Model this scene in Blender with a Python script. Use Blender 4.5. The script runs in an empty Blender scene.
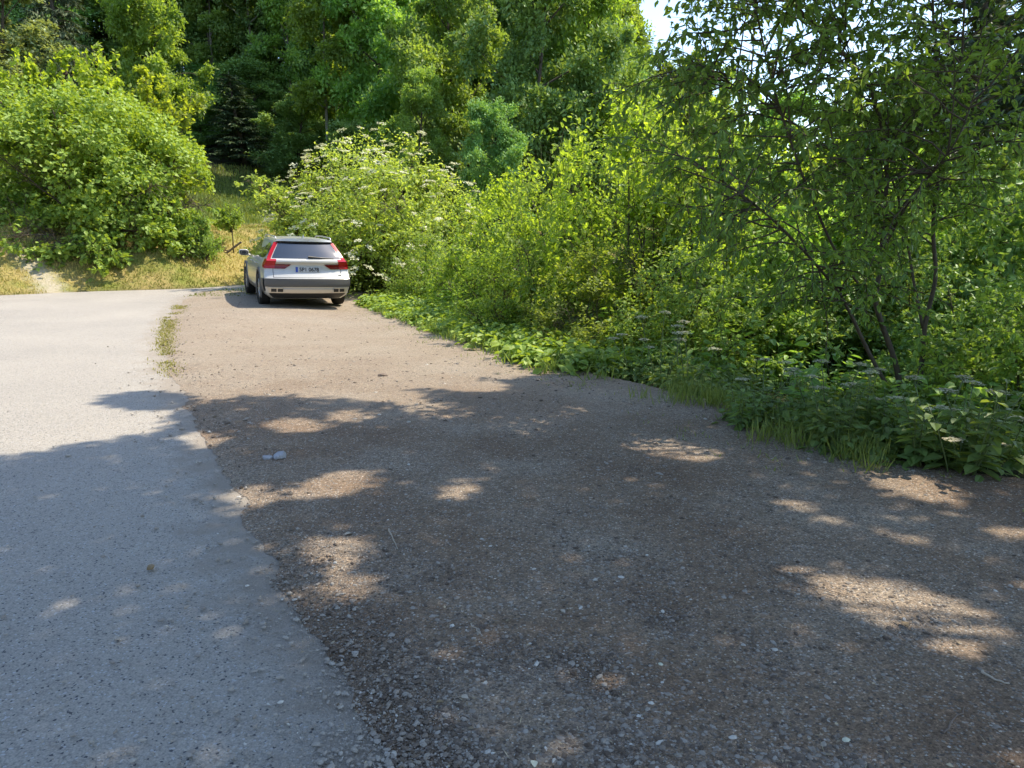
import bpy, bmesh, math, random
import numpy as np
from mathutils import Vector, Matrix, Euler

scene = bpy.context.scene
COL = scene.collection
R = math.radians

# ------------------------------------------------------------------ camera model
CAM_H, PITCH, F = 1.62, R(11.2), 769.0
CP, SP = math.cos(PITCH), math.sin(PITCH)

def unproj(px, py, z=0.0):
    """photo pixel -> point on the horizontal plane z"""
    u, v = (px - 512) / F, (384 - py) / F
    d = (u, CP + v * SP, -SP + v * CP)
    t = (z - CAM_H) / d[2]
    return (d[0] * t, d[1] * t)

def proj(X, Y, Z):
    X, Y, Z = np.asarray(X, float), np.asarray(Y, float), np.asarray(Z, float) - CAM_H
    dep = Y * CP - Z * SP
    up = Y * SP + Z * CP
    dep = np.where(dep < 0.2, 0.2, dep)
    return 512 + F * X / dep, 384 - F * up / dep, dep

def at_depth(px, py, Y):
    """photo pixel -> world point at ground distance Y"""
    u, v = (px - 512) / F, (384 - py) / F
    dy = CP + v * SP
    t = Y / dy
    return np.array([u * t, Y, CAM_H + (-SP + v * CP) * t])

# sun
SUN_EL, SUN_AZ = R(57), R(22)           # azimuth counted from +X
SUN = np.array([math.cos(SUN_EL) * math.cos(SUN_AZ), math.cos(SUN_EL) * math.sin(SUN_AZ), math.sin(SUN_EL)])

# ------------------------------------------------------------------ numpy noise
def vnoise(x, y, seed=0):
    x, y = np.asarray(x, float), np.asarray(y, float)
    xi, yi = np.floor(x).astype(np.int64), np.floor(y).astype(np.int64)
    fx, fy = x - xi, y - yi
    fx, fy = fx * fx * (3 - 2 * fx), fy * fy * (3 - 2 * fy)
    def h(a, b):
        n = (a * 374761393 + b * 668265263 + seed * 1442695041) & 0x7fffffff
        n = ((n ^ (n >> 13)) * 1274126177) & 0x7fffffff
        return ((n ^ (n >> 16)) & 0xffff) / 65535.0
    return (h(xi, yi) * (1 - fx) + h(xi + 1, yi) * fx) * (1 - fy) + (h(xi, yi + 1) * (1 - fx) + h(xi + 1, yi + 1) * fx) * fy

def vnoise3(P, seed=0):
    a = vnoise(P[:, 0] + 31.7 * np.floor(P[:, 2] + .5), P[:, 1] + 17.3 * np.floor(P[:, 2] + .5), seed)
    b = vnoise(P[:, 0] + 5.2, P[:, 2] * 1.3 + P[:, 1] * .6 + 9.1, seed + 1)
    return .5 * (a + b)

def fbm(x, y, seed=0, oct=4):
    s, a, t = 0, 1, 0
    for k in range(oct):
        s = s + a * vnoise(x * 2 ** k, y * 2 ** k, seed + k); t += a; a *= .5
    return s / t * 2 - 1

# ------------------------------------------------------------------ layout curves
E_px = [(430, 860), (400, 785), (387, 752), (352, 690), (318, 645), (273, 590), (262, 545), (243, 505), (216, 460),
        (193, 412), (168, 372), (163, 345), (168, 320), (185, 300), (203, 291)]
E = [(0.75, -15), (0.2, 0)] + [unproj(*p) for p in E_px] + [(-7.0, 20.6), (-5.4, 24.5), (-3.2, 28.5), (0, 34), (7, 43), (20, 60), (60, 110), (160, 230), (420, 500)]
V_px = [(1100, 497), (1024, 488), (930, 476), (860, 462), (800, 448), (760, 436), (720, 418), (640, 392), (560, 374), (500, 352), (440, 325), (365, 299)]
V = [(7, -15), (5.2, 0), (4.6, 3.0)] + [unproj(*p) for p in V_px] + [(-3.2, 20.5), (-2.4, 24), (0, 29.5), (4, 34.5), (11, 43), (24, 60), (64, 110), (164, 230), (430, 500)]
O = [(-8, -15), (-8.6, 0), (-10.5, 8), (-13, 14), (-14.2, 17.5), (-13.4, 19.9), (-11.6, 21.4), (-9.3, 22.4), (-8.4, 24), (-7.2, 27), (-5, 31.5),
     (-1, 38), (6, 48), (19, 65), (58, 114), (157, 234), (415, 505)]
E, V, O = np.array(E), np.array(V), np.array(O)
XE = lambda y: np.interp(y, E[:, 1], E[:, 0])
XV = lambda y: np.interp(y, V[:, 1], V[:, 0])
XO = lambda y: np.interp(y, O[:, 1], O[:, 0])

def dist_poly(x, y, P):
    best = np.full(np.shape(x), 1e9)
    for (ax, ay), (bx, by) in zip(P[:-1], P[1:]):
        dx, dy = bx - ax, by - ay
        t = np.clip(((x - ax) * dx + (y - ay) * dy) / (dx * dx + dy * dy), 0, 1)
        best = np.minimum(best, np.hypot(x - ax - t * dx, y - ay - t * dy))
    return best

def sstep(a, b, x):
    t = np.clip((x - a) / (b - a), 0, 1)
    return t * t * (3 - 2 * t)

def T(x, y):
    """terrain height"""
    x, y = np.atleast_1d(np.asarray(x, float)), np.atleast_1d(np.asarray(y, float))
    z = -0.15 * sstep(-5.6, -3.2, x) * sstep(9, 15, y) * (1 - sstep(24, 30, y))
    dO = dist_poly(x, y, O)
    s = np.where(x < XO(y), dO, 0)
    bank = .60 * np.clip(s - .15, 0, 2.9) + .10 * np.clip(s - 3.05, 0, 8) + .33 * np.clip(s - 11, 0, 60) + .1 * np.clip(s - 71, 0, 300)
    z = z + bank * (1 - .0) + np.where(s > .2, fbm(x * .45, y * .45, 3) * .12 * np.clip(s, 0, 1.5), 0)
    r = np.where(x > XV(y), dist_poly(x, y, V), 0)
    z = z - .16 * np.clip(r - .3, 0, 2.2) - .05 * np.clip(r - 2.5, 0, 14) + np.where(r > .3, fbm(x * .7, y * .7, 9) * .06, 0)
    return z

def T1(x, y):
    return float(T(x, y)[0])

# ------------------------------------------------------------------ mesh building
def build(name, V_, quads=None, tris=None, mats=(), parent=None, tint=None, smooth=False, midx=None):
    me = bpy.data.meshes.new(name)
    V_ = np.asarray(V_, np.float32)
    parts, sizes = [], []
    if quads is not None and len(quads):
        q = np.asarray(quads, np.int32); parts.append(q.ravel()); sizes.append(np.full(len(q), 4, np.int32))
    if tris is not None and len(tris):
        t = np.asarray(tris, np.int32); parts.append(t.ravel()); sizes.append(np.full(len(t), 3, np.int32))
    loops, sz = np.concatenate(parts), np.concatenate(sizes)
    me.vertices.add(len(V_)); me.vertices.foreach_set('co', V_.ravel())
    me.loops.add(len(loops)); me.loops.foreach_set('vertex_index', loops)
    me.polygons.add(len(sz))
    me.polygons.foreach_set('loop_start', np.concatenate([[0], np.cumsum(sz)[:-1]]).astype(np.int32))
    me.polygons.foreach_set('loop_total', sz)
    if midx is not None:
        me.polygons.foreach_set('material_index', np.asarray(midx, np.int32))
    me.polygons.foreach_set('use_smooth', np.full(len(sz), smooth, bool))
    me.update(calc_edges=True)
    if tint is not None:
        a = me.attributes.new('tint', 'FLOAT', 'POINT'); a.data.foreach_set('value', np.asarray(tint, np.float32))
    for m in mats:
        me.materials.append(m)
    o = bpy.data.objects.new(name, me); COL.objects.link(o)
    if parent: o.parent = parent
    return o

def add_attr(o, nm, vals):
    a = o.data.attributes.new(nm, 'FLOAT', 'POINT'); a.data.foreach_set('value', np.asarray(vals, np.float32))

class MB:
    def __init__(s): s.v, s.q, s.t, s.n = [], [], [], 0
    def add(s, v, q=None, t=None):
        v = np.asarray(v, float).reshape(-1, 3)
        if q is not None and len(q): s.q.append(np.asarray(q) + s.n)
        if t is not None and len(t): s.t.append(np.asarray(t) + s.n)
        s.v.append(v); s.n += len(v)
    def tube(s, pts, rad, n=6, cap=True):
        pts = np.asarray(pts, float); rad = np.broadcast_to(rad, (len(pts),))
        tan = np.gradient(pts, axis=0); tan /= np.linalg.norm(tan, axis=1)[:, None] + 1e-9
        ref = np.array([.3, .2, 1.0]) if abs(tan[0][2]) < .9 else np.array([1.0, .1, 0])
        a = np.cross(tan, ref); a /= np.linalg.norm(a, axis=1)[:, None] + 1e-9
        b = np.cross(tan, a)
        th = np.arange(n) * 2 * math.pi / n
        ring = pts[:, None] + rad[:, None, None] * (np.cos(th)[None, :, None] * a[:, None] + np.sin(th)[None, :, None] * b[:, None])
        m = len(pts); i = np.arange(m - 1)[:, None] * n; j = np.arange(n)[None]
        q = np.stack([i + j, i + (j + 1) % n, i + n + (j + 1) % n, i + n + j], -1).reshape(-1, 4)
        v = ring.reshape(-1, 3); t = None
        if cap:
            v = np.vstack([v, pts[:1], pts[-1:]])
            k = np.arange(n)
            t = np.vstack([np.stack([(k + 1) % n, k, np.full(n, m * n)], 1),
                           np.stack([(m - 1) * n + k, (m - 1) * n + (k + 1) % n, np.full(n, m * n + 1)], 1)])
        s.add(v, q, t)
    def box(s, lo, hi):
        x0, y0, z0 = lo; x1, y1, z1 = hi
        s.add([(x0, y0, z0), (x1, y0, z0), (x1, y1, z0), (x0, y1, z0), (x0, y0, z1), (x1, y0, z1), (x1, y1, z1), (x0, y1, z1)],
              [(0, 3, 2, 1), (4, 5, 6, 7), (0, 1, 5, 4), (1, 2, 6, 5), (2, 3, 7, 6), (3, 0, 4, 7)])
    def lathe(s, prof, n=28, axis='x', c=(0, 0, 0)):
        """prof: (axial, radius) list"""
        p = np.asarray(prof, float); th = np.arange(n) * 2 * math.pi / n
        A = np.repeat(p[:, 0][:, None], n, 1); r = p[:, 1][:, None]
        B, C_ = r * np.cos(th), r * np.sin(th)
        v = np.stack([A, B, C_], -1).reshape(-1, 3) + np.array(c)
        m = len(p); i = np.arange(m - 1)[:, None] * n; j = np.arange(n)[None]
        s.add(v, np.stack([i + j, i + (j + 1) % n, i + n + (j + 1) % n, i + n + j], -1).reshape(-1, 4))
    def build(s, name, mats, parent=None, smooth=False, tint=None):
        return build(name, np.vstack(s.v), np.vstack(s.q) if s.q else None, np.vstack(s.t) if s.t else None, mats, parent, tint, smooth)

def unit(a):
    return a / (np.linalg.norm(a, axis=-1, keepdims=True) + 1e-9)

def leaf_geo(P, D, N, L, W, shape=6):
    n = len(P)
    D = unit(D); S = unit(np.cross(D, N)); N = np.cross(S, D)
    if shape == 6:
        u = np.array([0, .28, .70, 1, .70, .28]); v = np.array([0, .5, .36, 0, -.36, -.5]); w = np.array([0, .14, .08, -.16, .08, .14])
    elif shape == 4:
        u = np.array([0, .48, 1, .48]); v = np.array([0, .5, 0, -.5]); w = np.array([0, .12, -.05, .12])
    L, W = np.broadcast_to(L, (n,)), np.broadcast_to(W, (n,))
    X = P[:, None] + (L[:, None] * u)[..., None] * D[:, None] + (W[:, None] * v)[..., None] * S[:, None] + (W[:, None] * w)[..., None] * N[:, None]
    k = len(u); b = (np.arange(n) * k)[:, None]
    if shape == 6:
        q = np.stack([b + np.array([0, 1, 2, 3]), b + np.array([0, 3, 4, 5])], 1).reshape(-1, 4)
    else:
        q = b + np.array([0, 1, 2, 3])
    return X.reshape(-1, 3), q, k

def leaf_obj(name, P, D, N, L, W, tint, mat, parent=None, shape=6):
    v, q, k = leaf_geo(P, D, N, L, W, shape)
    return build(name, v, q, None, [mat], parent, np.repeat(tint, k))

# ------------------------------------------------------------------ materials
def mat(name):
    m = bpy.data.materials.new(name); m.use_nodes = True
    nt = m.node_tree; nt.nodes.clear()
    return m, nt

def nd(nt, t, **kw):
    n = nt.nodes.new(t)
    for k, v in kw.items():
        if k in n.inputs: n.inputs[k].default_value = v
        else: setattr(n, k, v)
    return n

def ramp(nt, fac, stops):
    r = nt.nodes.new('ShaderNodeValToRGB'); nt.links.new(fac, r.inputs[0])
    el = r.color_ramp.elements
    while len(el) < len(stops): el.new(.5)
    for e, (p, c) in zip(el, stops):
        e.position = p; e.color = (*c, 1) if len(c) == 3 else c
    return r.outputs[0]

def mixc(nt, fac, a, b, mode='MIX'):
    m = nt.nodes.new('ShaderNodeMix'); m.data_type = 'RGBA'; m.blend_type = mode
    for s, v in ((m.inputs[0], fac), (m.inputs[6], a), (m.inputs[7], b)):
        if hasattr(v, 'links') or isinstance(v, bpy.types.NodeSocket): nt.links.new(v, s)
        elif isinstance(v, (int, float)): s.default_value = v
        else: s.default_value = (*v, 1)
    return m.outputs[2]

def math_(nt, op, a, b=None, clamp=False):
    m = nt.nodes.new('ShaderNodeMath'); m.operation = op; m.use_clamp = clamp
    for s, v in ((m.inputs[0], a), (m.inputs[1], b)):
        if v is None: continue
        if isinstance(v, bpy.types.NodeSocket): nt.links.new(v, s)
        else: s.default_value = v
    return m.outputs[0]

def noise(nt, scale, detail=4, rough=.55, vec=None, dim='3D'):
    n = nd(nt, 'ShaderNodeTexNoise', Scale=scale, Detail=detail, Roughness=rough)
    if vec is not None: nt.links.new(vec, n.inputs['Vector'])
    return n.outputs['Fac']

def geo_pos(nt):
    return nt.nodes.new('ShaderNodeNewGeometry').outputs['Position']

def out(nt, sh):
    o = nt.nodes.new('ShaderNodeOutputMaterial'); nt.links.new(sh, o.inputs['Surface'])

def leaf_mat(name, dark, light, trans=.38, rough=.5, spec=.3, tcol=(1.7, 1.5, .5)):
    m, nt = mat(name)
    at = nd(nt, 'ShaderNodeAttribute', attribute_name='tint')
    oi = nt.nodes.new('ShaderNodeObjectInfo')
    c = mixc(nt, at.outputs['Fac'], dark, light)
    hv = nt.nodes.new('ShaderNodeHueSaturation'); nt.links.new(c, hv.inputs['Color'])
    v = math_(nt, 'MULTIPLY_ADD', oi.outputs['Random'], .3); nt.nodes[-1].inputs[2].default_value = .85
    nt.links.new(v, hv.inputs['Value'])
    h = math_(nt, 'MULTIPLY_ADD', oi.outputs['Random'], .03); nt.nodes[-1].inputs[2].default_value = .487
    nt.links.new(h, hv.inputs['Hue'])
    c = hv.outputs[0]
    p = nd(nt, 'ShaderNodeBsdfPrincipled', Roughness=rough); nt.links.new(c, p.inputs['Base Color'])
    p.inputs['Specular IOR Level'].default_value = spec
    t = nt.nodes.new('ShaderNodeBsdfTranslucent')
    nt.links.new(mixc(nt, 1.0, c, tcol, 'MULTIPLY'), t.inputs[0])
    mx = nt.nodes.new('ShaderNodeMixShader'); mx.inputs[0].default_value = trans
    nt.links.new(p.outputs[0], mx.inputs[1]); nt.links.new(t.outputs[0], mx.inputs[2])
    out(nt, mx.outputs[0])
    return m

def simple(name, col, rough=.5, metal=0., spec=.5, coat=0., nscale=None, namp=.25, bump=0.):
    m, nt = mat(name)
    p = nd(nt, 'ShaderNodeBsdfPrincipled', Roughness=rough, Metallic=metal)
    p.inputs['Specular IOR Level'].default_value = spec; p.inputs['Coat Weight'].default_value = coat
    p.inputs['Coat Roughness'].default_value = .06
    if nscale:
        tc = nt.nodes.new('ShaderNodeTexCoord')
        f = noise(nt, nscale, 5, .6, tc.outputs['Object'])
        c = mixc(nt, f, [x * (1 - namp) for x in col], [min(1, x * (1 + namp)) for x in col])
        nt.links.new(c, p.inputs['Base Color'])
        if bump:
            b = nd(nt, 'ShaderNodeBump', Strength=bump, Distance=.02); nt.links.new(f, b.inputs['Height']); nt.links.new(b.outputs[0], p.inputs['Normal'])
    else:
        p.inputs['Base Color'].default_value = (*col, 1)
    out(nt, p.outputs[0])
    return m

M = {}
M['leaf_yellow'] = leaf_mat('leaf_yellow_green', (0.149, 0.230, 0.040), (0.356, 0.437, 0.086), .55, tcol=(1.95, 1.85, .45))
M['leaf_fresh'] = leaf_mat('leaf_fresh_green', (0.127, 0.201, 0.046), (0.299, 0.385, 0.098), .52, tcol=(1.85, 1.75, .5))
M['leaf_hazel'] = leaf_mat('leaf_hazel', (0.143, 0.261, 0.044), (0.355, 0.506, 0.090), .36)
M['leaf_mid'] = leaf_mat('leaf_mid_green', (0.125, 0.229, 0.066), (0.340, 0.487, 0.125), .46, tcol=(1.75, 1.65, .55))
M['leaf_dark'] = leaf_mat('leaf_dark_green', (0.106, 0.204, 0.064), (0.283, 0.433, 0.125), .30)
M['leaf_grey'] = leaf_mat('leaf_grey_green', (0.189, 0.248, 0.118), (0.354, 0.425, 0.212), .34)
M['leaf_tree'] = leaf_mat('leaf_roadside_tree', (0.088, 0.156, 0.040), (0.237, 0.344, 0.075), .42, .42, .4)
M['leaf_cover'] = leaf_mat('leaf_ground_cover', (0.144, 0.259, 0.043), (0.359, 0.475, 0.101), .38)
M['leaf_nettle'] = leaf_mat('leaf_verge_plant', (0.088, 0.156, 0.044), (0.213, 0.312, 0.088), .38)
M['needle'] = leaf_mat('spruce_needles', (0.03, 0.05, 0.022), (0.085, 0.12, 0.045), .12, .55, .25)
M['needle_grey'] = leaf_mat('spruce_needles_pale', (0.049, 0.077, 0.035), (0.119, 0.154, 0.070), .15, .55, .25)
M['grass_dry'] = leaf_mat('grass_dry', (.19, .20, .04), (.54, .44, .16), .3, .6, .2, (1.2, 1.1, .7))
M['grass_green'] = leaf_mat('grass_green', (0.115, 0.172, 0.040), (0.276, 0.322, 0.092), .35, .55, .25)
M['leaf_shade'] = leaf_mat('leaf_thin_sunlit', (.14, .19, .05), (.26, .31, .09), .5, .5, .3, (1.7, 1.5, .8))
M['flower'] = leaf_mat('flower_cream', (0.56, 0.54, 0.34), (0.74, 0.72, 0.54), .3, .7, .2, (1, 1, .9))
M['bark'] = simple('bark', (.095, .075, .055), .85, spec=.2, nscale=9, namp=.5, bump=.6)
M['bark_green'] = simple('shrub_bark', (.085, .085, .045), .8, spec=.2, nscale=9, namp=.5, bump=.4)
M['bark_pale'] = simple('bark_pale', (.21, .185, .15), .85, spec=.2, nscale=6, namp=.45, bump=.5)
M['stem'] = simple('green_stem', (.10, .14, .04), .6, nscale=12)
M['twig'] = simple('dry_twig', (.16, .12, .09), .8, nscale=30, namp=.4, bump=.3)
M['twig_pale'] = simple('bleached_twig', (.42, .36, .28), .8, nscale=30, namp=.3, bump=.3)
M['stone'] = simple('grey_stone', (.30, .30, .31), .8, nscale=25, namp=.3, bump=.5)
M['stone_pale'] = simple('pale_stone', (.55, .55, .42), .8, nscale=25, namp=.2, bump=.4)
M['clod'] = simple('tan_clod', (.24, .17, .09), .9, nscale=40, namp=.4, bump=.5)
M['wood'] = simple('weathered_stake', (.16, .12, .085), .85, nscale=20, namp=.4, bump=.4)

# asphalt -----------------------------------------------------------------
def asphalt():
    m, nt = mat('worn_asphalt')
    pos = geo_pos(nt)
    big = noise(nt, .55, 5, .6, pos)
    mid = noise(nt, 7, 5, .65, pos)
    fine = noise(nt, 95, 3, .7, pos)
    v = nd(nt, 'ShaderNodeTexVoronoi', Scale=130.0); nt.links.new(pos, v.inputs['Vector'])
    base = ramp(nt, big, [(.3, (.315, .287, .243)), (.7, (.395, .356, .298))])
    base = mixc(nt, math_(nt, 'MULTIPLY', mid, .35), base, (.25, .243, .235))
    base = mixc(nt, .8, base, ramp(nt, noise(nt, 34, 6, .8, pos), [(.3, (.74, .74, .74)), (.7, (1.22, 1.22, 1.21))]), 'MULTIPLY')
    grain = ramp(nt, v.outputs['Distance'], [(.0, (1.25, 1.24, 1.22)), (.55, (.95, .95, .95)), (.9, (.62, .62, .64))])
    base = mixc(nt, .85, base, grain, 'MULTIPLY')
    vc = nt.nodes.new('ShaderNodeSeparateColor'); nt.links.new(v.outputs['Color'], vc.inputs[0])
    base = mixc(nt, math_(nt, 'GREATER_THAN', vc.outputs[0], .965), base, (.07, .07, .075))
    base = mixc(nt, math_(nt, 'LESS_THAN', vc.outputs[1], .05), base, (.40, .39, .37))
    # dark worn-out pits in irregular clusters
    v2 = nd(nt, 'ShaderNodeTexVoronoi', Scale=26.0); nt.links.new(pos, v2.inputs['Vector'])
    n2 = noise(nt, 2.2, 4, .6, pos)
    pit = math_(nt, 'MULTIPLY', math_(nt, 'LESS_THAN', v2.outputs['Distance'], .17), math_(nt, 'GREATER_THAN', n2, .55))
    base = mixc(nt, math_(nt, 'MULTIPLY', pit, .5), base, (.075, .073, .075))
    # soil trodden onto the asphalt along its gravel side
    ed = nd(nt, 'ShaderNodeAttribute', attribute_name='edge')
    f = math_(nt, 'SUBTRACT', math_(nt, 'ADD', noise(nt, 3.6, 8, .74, pos), math_(nt, 'MULTIPLY', ed.outputs['Fac'], .50)), .78)
    f = math_(nt, 'MULTIPLY', f, 5.0, True)
    soil = mixc(nt, fine, (.17, .145, .115), (.36, .31, .25))
    base = mixc(nt, math_(nt, 'MULTIPLY', f, .92), base, soil)
    p = nd(nt, 'ShaderNodeBsdfPrincipled', Roughness=.88); nt.links.new(base, p.inputs['Base Color'])
    p.inputs['Specular IOR Level'].default_value = .3
    h = math_(nt, 'ADD', math_(nt, 'MULTIPLY', v.outputs['Distance'], -.8), math_(nt, 'ADD', fine, math_(nt, 'MULTIPLY', pit, -.8)))
    b = nd(nt, 'ShaderNodeBump', Strength=.75, Distance=.006); nt.links.new(h, b.inputs['Height'])
    b2 = nd(nt, 'ShaderNodeBump', Strength=.25, Distance=.03); nt.links.new(mid, b2.inputs['Height']); nt.links.new(b.outputs[0], b2.inputs['Normal'])
    nt.links.new(b2.outputs[0], p.inputs['Normal'])
    out(nt, p.outputs[0])
    return m

def gravel_mat():
    m, nt = mat('compacted_gravel')
    pos = geo_pos(nt)
    big = noise(nt, .75, 6, .62, pos)
    mid = noise(nt, 4.5, 6, .65, pos)
    fine = noise(nt, 60, 4, .7, pos)
    base = ramp(nt, big, [(.34, (.19, .125, .078)), (.47, (.255, .188, .128)), (.56, (.31, .25, .185)), (.68, (.365, .315, .245))])
    base = mixc(nt, math_(nt, 'MULTIPLY', mid, .6), base, (.215, .162, .122))
    v = nd(nt, 'ShaderNodeTexVoronoi', Scale=75.0); nt.links.new(pos, v.inputs['Vector'])
    v3 = nd(nt, 'ShaderNodeTexVoronoi', Scale=170.0); nt.links.new(pos, v3.inputs['Vector'])
    vc = nt.nodes.new('ShaderNodeSeparateColor'); nt.links.new(v.outputs['Color'], vc.inputs[0])
    stone = ramp(nt, vc.outputs[0], [(0, (.09, .085, .08)), (.5, (.30, .265, .225)), (.85, (.42, .385, .335)), (1, (.60, .56, .50))])
    sm = math_(nt, 'MULTIPLY', math_(nt, 'LESS_THAN', v.outputs['Distance'], .46), math_(nt, 'GREATER_THAN', math_(nt, 'ADD', vc.outputs[1], math_(nt, 'MULTIPLY', big, 1.1)), 1.02))
    base = mixc(nt, math_(nt, 'MULTIPLY', sm, .85), base, stone)
    g3 = nt.nodes.new('ShaderNodeSeparateColor'); nt.links.new(v3.outputs['Color'], g3.inputs[0])
    base = mixc(nt, .8, base, ramp(nt, g3.outputs[0], [(0, (.55, .54, .53)), (.6, (1, 1, 1)), (.92, (1.3, 1.28, 1.25)), (1, (2.0, 1.9, 1.75))]), 'MULTIPLY')
    base = mixc(nt, .6, base, ramp(nt, fine, [(.3, (.6, .58, .56)), (.7, (1.35, 1.34, 1.32))]), 'MULTIPLY')
    base = mixc(nt, .75, base, ramp(nt, noise(nt, 26, 6, .82, pos), [(.32, (.50, .48, .46)), (.68, (1.38, 1.38, 1.38))]), 'MULTIPLY')
    # paler sandy colour towards the far end
    far = nd(nt, 'ShaderNodeAttribute', attribute_name='edge')
    base = mixc(nt, math_(nt, 'MULTIPLY', far.outputs['Fac'], math_(nt, 'MULTIPLY_ADD', mid, .5), True), base, mixc(nt, 1.0, (.33, .28, .215), ramp(nt, noise(nt, 21, 6, .85, pos), [(.33, (.62, .60, .57)), (.5, (1, 1, 1)), (.7, (1.3, 1.29, 1.27))]), 'MULTIPLY'))
    p = nd(nt, 'ShaderNodeBsdfPrincipled', Roughness=.92); nt.links.new(base, p.inputs['Base Color'])
    p.inputs['Specular IOR Level'].default_value = .2
    h = math_(nt, 'ADD', math_(nt, 'MULTIPLY', math_(nt, 'MULTIPLY', sm, math_(nt, 'SUBTRACT', .5, v.outputs['Distance'])), 2.0),
              math_(nt, 'ADD', fine, math_(nt, 'MULTIPLY', v3.outputs['Distance'], -.5)))
    b = nd(nt, 'ShaderNodeBump', Strength=.9, Distance=.010); nt.links.new(h, b.inputs['Height'])
    b2 = nd(nt, 'ShaderNodeBump', Strength=.45, Distance=.05); nt.links.new(mid, b2.inputs['Height']); nt.links.new(b.outputs[0], b2.inputs['Normal'])
    nt.links.new(b2.outputs[0], p.inputs['Normal'])
    out(nt, p.outputs[0])
    return m

def ground_mat():
    m, nt = mat('meadow_and_forest_soil')
    pos = geo_pos(nt)
    dry = nd(nt, 'ShaderNodeAttribute', attribute_name='dry'); bare = nd(nt, 'ShaderNodeAttribute', attribute_name='bare')
    grn = nd(nt, 'ShaderNodeAttribute', attribute_name='green')
    n1 = noise(nt, 1.1, 6, .65, pos); n2 = noise(nt, 14, 5, .7, pos)
    soil = ramp(nt, n2, [(.3, (.025, .026, .012)), (.7, (.075, .07, .035))])
    green = ramp(nt, n2, [(.3, (.035, .06, .014)), (.7, (.10, .14, .03))])
    straw = mixc(nt, n2, (.20, .16, .05), (.42, .33, .13))
    straw = mixc(nt, ramp(nt, n1, [(.42, (0, 0, 0)), (.62, (1, 1, 1))]), straw, (.17, .19, .04))
    c = mixc(nt, grn.outputs['Fac'], soil, green)
    c = mixc(nt, dry.outputs['Fac'], c, straw)
    c = mixc(nt, math_(nt, 'MULTIPLY', bare.outputs['Fac'], math_(nt, 'MULTIPLY', n2, 1.9), True), c, (.40, .35, .26))
    p = nd(nt, 'ShaderNodeBsdfPrincipled', Roughness=.95); nt.links.new(c, p.inputs['Base Color'])
    p.inputs['Specular IOR Level'].default_value = .15
    b = nd(nt, 'ShaderNodeBump', Strength=.7, Distance=.06); nt.links.new(n2, b.inputs['Height']); nt.links.new(b.outputs[0], p.inputs['Normal'])
    out(nt, p.outputs[0])
    return m

# ------------------------------------------------------------------ the setting
def struct(o):
    o['kind'] = 'structure'; return o

BARE = np.array([at_depth(22, 238, 22.0)[:2], at_depth(40, 258, 21.4)[:2], at_depth(62, 277, 20.8)[:2]])
def bare_f(x, y):
    return 1 - sstep(.12, .42, dist_poly(x, y, BARE) + .18 * fbm(x * 2.3, y * 2.3, 5))
def dry_f(x, y):
    s = np.where(x < XO(y), dist_poly(x, y, O), 0)
    return sstep(.0, .3, s) * (1 - sstep(4.0, 6.0, s + .8 * fbm(x * .6, y * .6, 4)))

def axis(lo, hi, segs):
    out_ = [lo]
    for a, b, st in segs:
        n = max(1, round((b - a) / st)); out_ += list(np.linspace(a, b, n + 1)[1:])
    return np.array(out_)

gx = axis(-420, 420, [(-420, -60, 30), (-60, -20, 2.5), (-20, 10, .3), (10, 60, 2.5), (60, 420, 30)])
gy = axis(-200, 460, [(-200, -15, 30), (-15, 0, 1.5), (0, 32, .3), (32, 90, 2.5), (90, 460, 37)])
GX, GY = np.meshgrid(gx, gy)
GZ = T(GX.ravel(), GY.ravel()) - .022
nx, ny = len(gx), len(gy)
def grid_quads(nx, ny):
    i = np.arange(ny - 1)[:, None] * nx; j = np.arange(nx - 1)[None]
    return np.stack([i + j, i + j + 1, i + nx + j + 1, i + nx + j], -1).reshape(-1, 4)
ground = struct(build('ground', np.stack([GX.ravel(), GY.ravel(), GZ], 1), grid_quads(nx, ny), None, [ground_mat()], smooth=True))
fx, fy = GX.ravel(), GY.ravel()
sO = np.where(fx < XO(fy), dist_poly(fx, fy, O), 0)
add_attr(ground, 'dry', dry_f(fx, fy)); add_attr(ground, 'bare', bare_f(fx, fy))
rV = np.where(fx > XV(fy), dist_poly(fx, fy, V), 0)
add_attr(ground, 'green', np.clip(sstep(3, 6, sO) * (1 - sstep(13, 20, sO)) + .25 * sstep(0, 1, rV), 0, 1))

ry = axis(-15, 500, [(-15, 0, .5), (0, 12, .05), (12, 28, .15), (28, 70, 1.5), (70, 500, 30)])
def wob(y, seed, a):
    return a * fbm(y * 1.7, y * 0 + .5, seed, 5)
tt = np.linspace(0, 1, 90)
xl = XO(ry) + wob(ry, 21, .10); xr = XE(ry) + .5
X = xl[:, None] + (xr - xl)[:, None] * tt[None]; Y = np.repeat(ry[:, None], 90, 1)
Zr = T(X.ravel(), Y.ravel()) + .0
road = struct(build('road', np.stack([X.ravel(), Y.ravel(), Zr], 1), grid_quads(90, len(ry)), None, [asphalt()], smooth=True))
add_attr(road, 'edge', np.clip(1 - (XE(Y.ravel()) - X.ravel()) / 1.0, 0, 1) ** 1.2)
gyv = axis(-15, 27, [(-15, 0, .5), (0, 10, .03), (10, 27, .12)])
xl = XE(gyv) + wob(gyv, 31, .14) + wob(gyv * 6, 37, .05); xr = XV(gyv) + .35 + wob(gyv, 41, .2)
tt = np.linspace(0, 1, 110) ** 1.15
X = xl[:, None] + (xr - xl)[:, None] * tt[None]; Y = np.repeat(gyv[:, None], 110, 1)
Zg = T(X.ravel(), Y.ravel()) + .003 + .010 * sstep(0, .45, X.ravel() - np.repeat(xl, 110)) + .008 * fbm(X.ravel() * 3, Y.ravel() * 3, 55) * np.minimum(1, tt[None] * 8 + 0 * Y).ravel()
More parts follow.
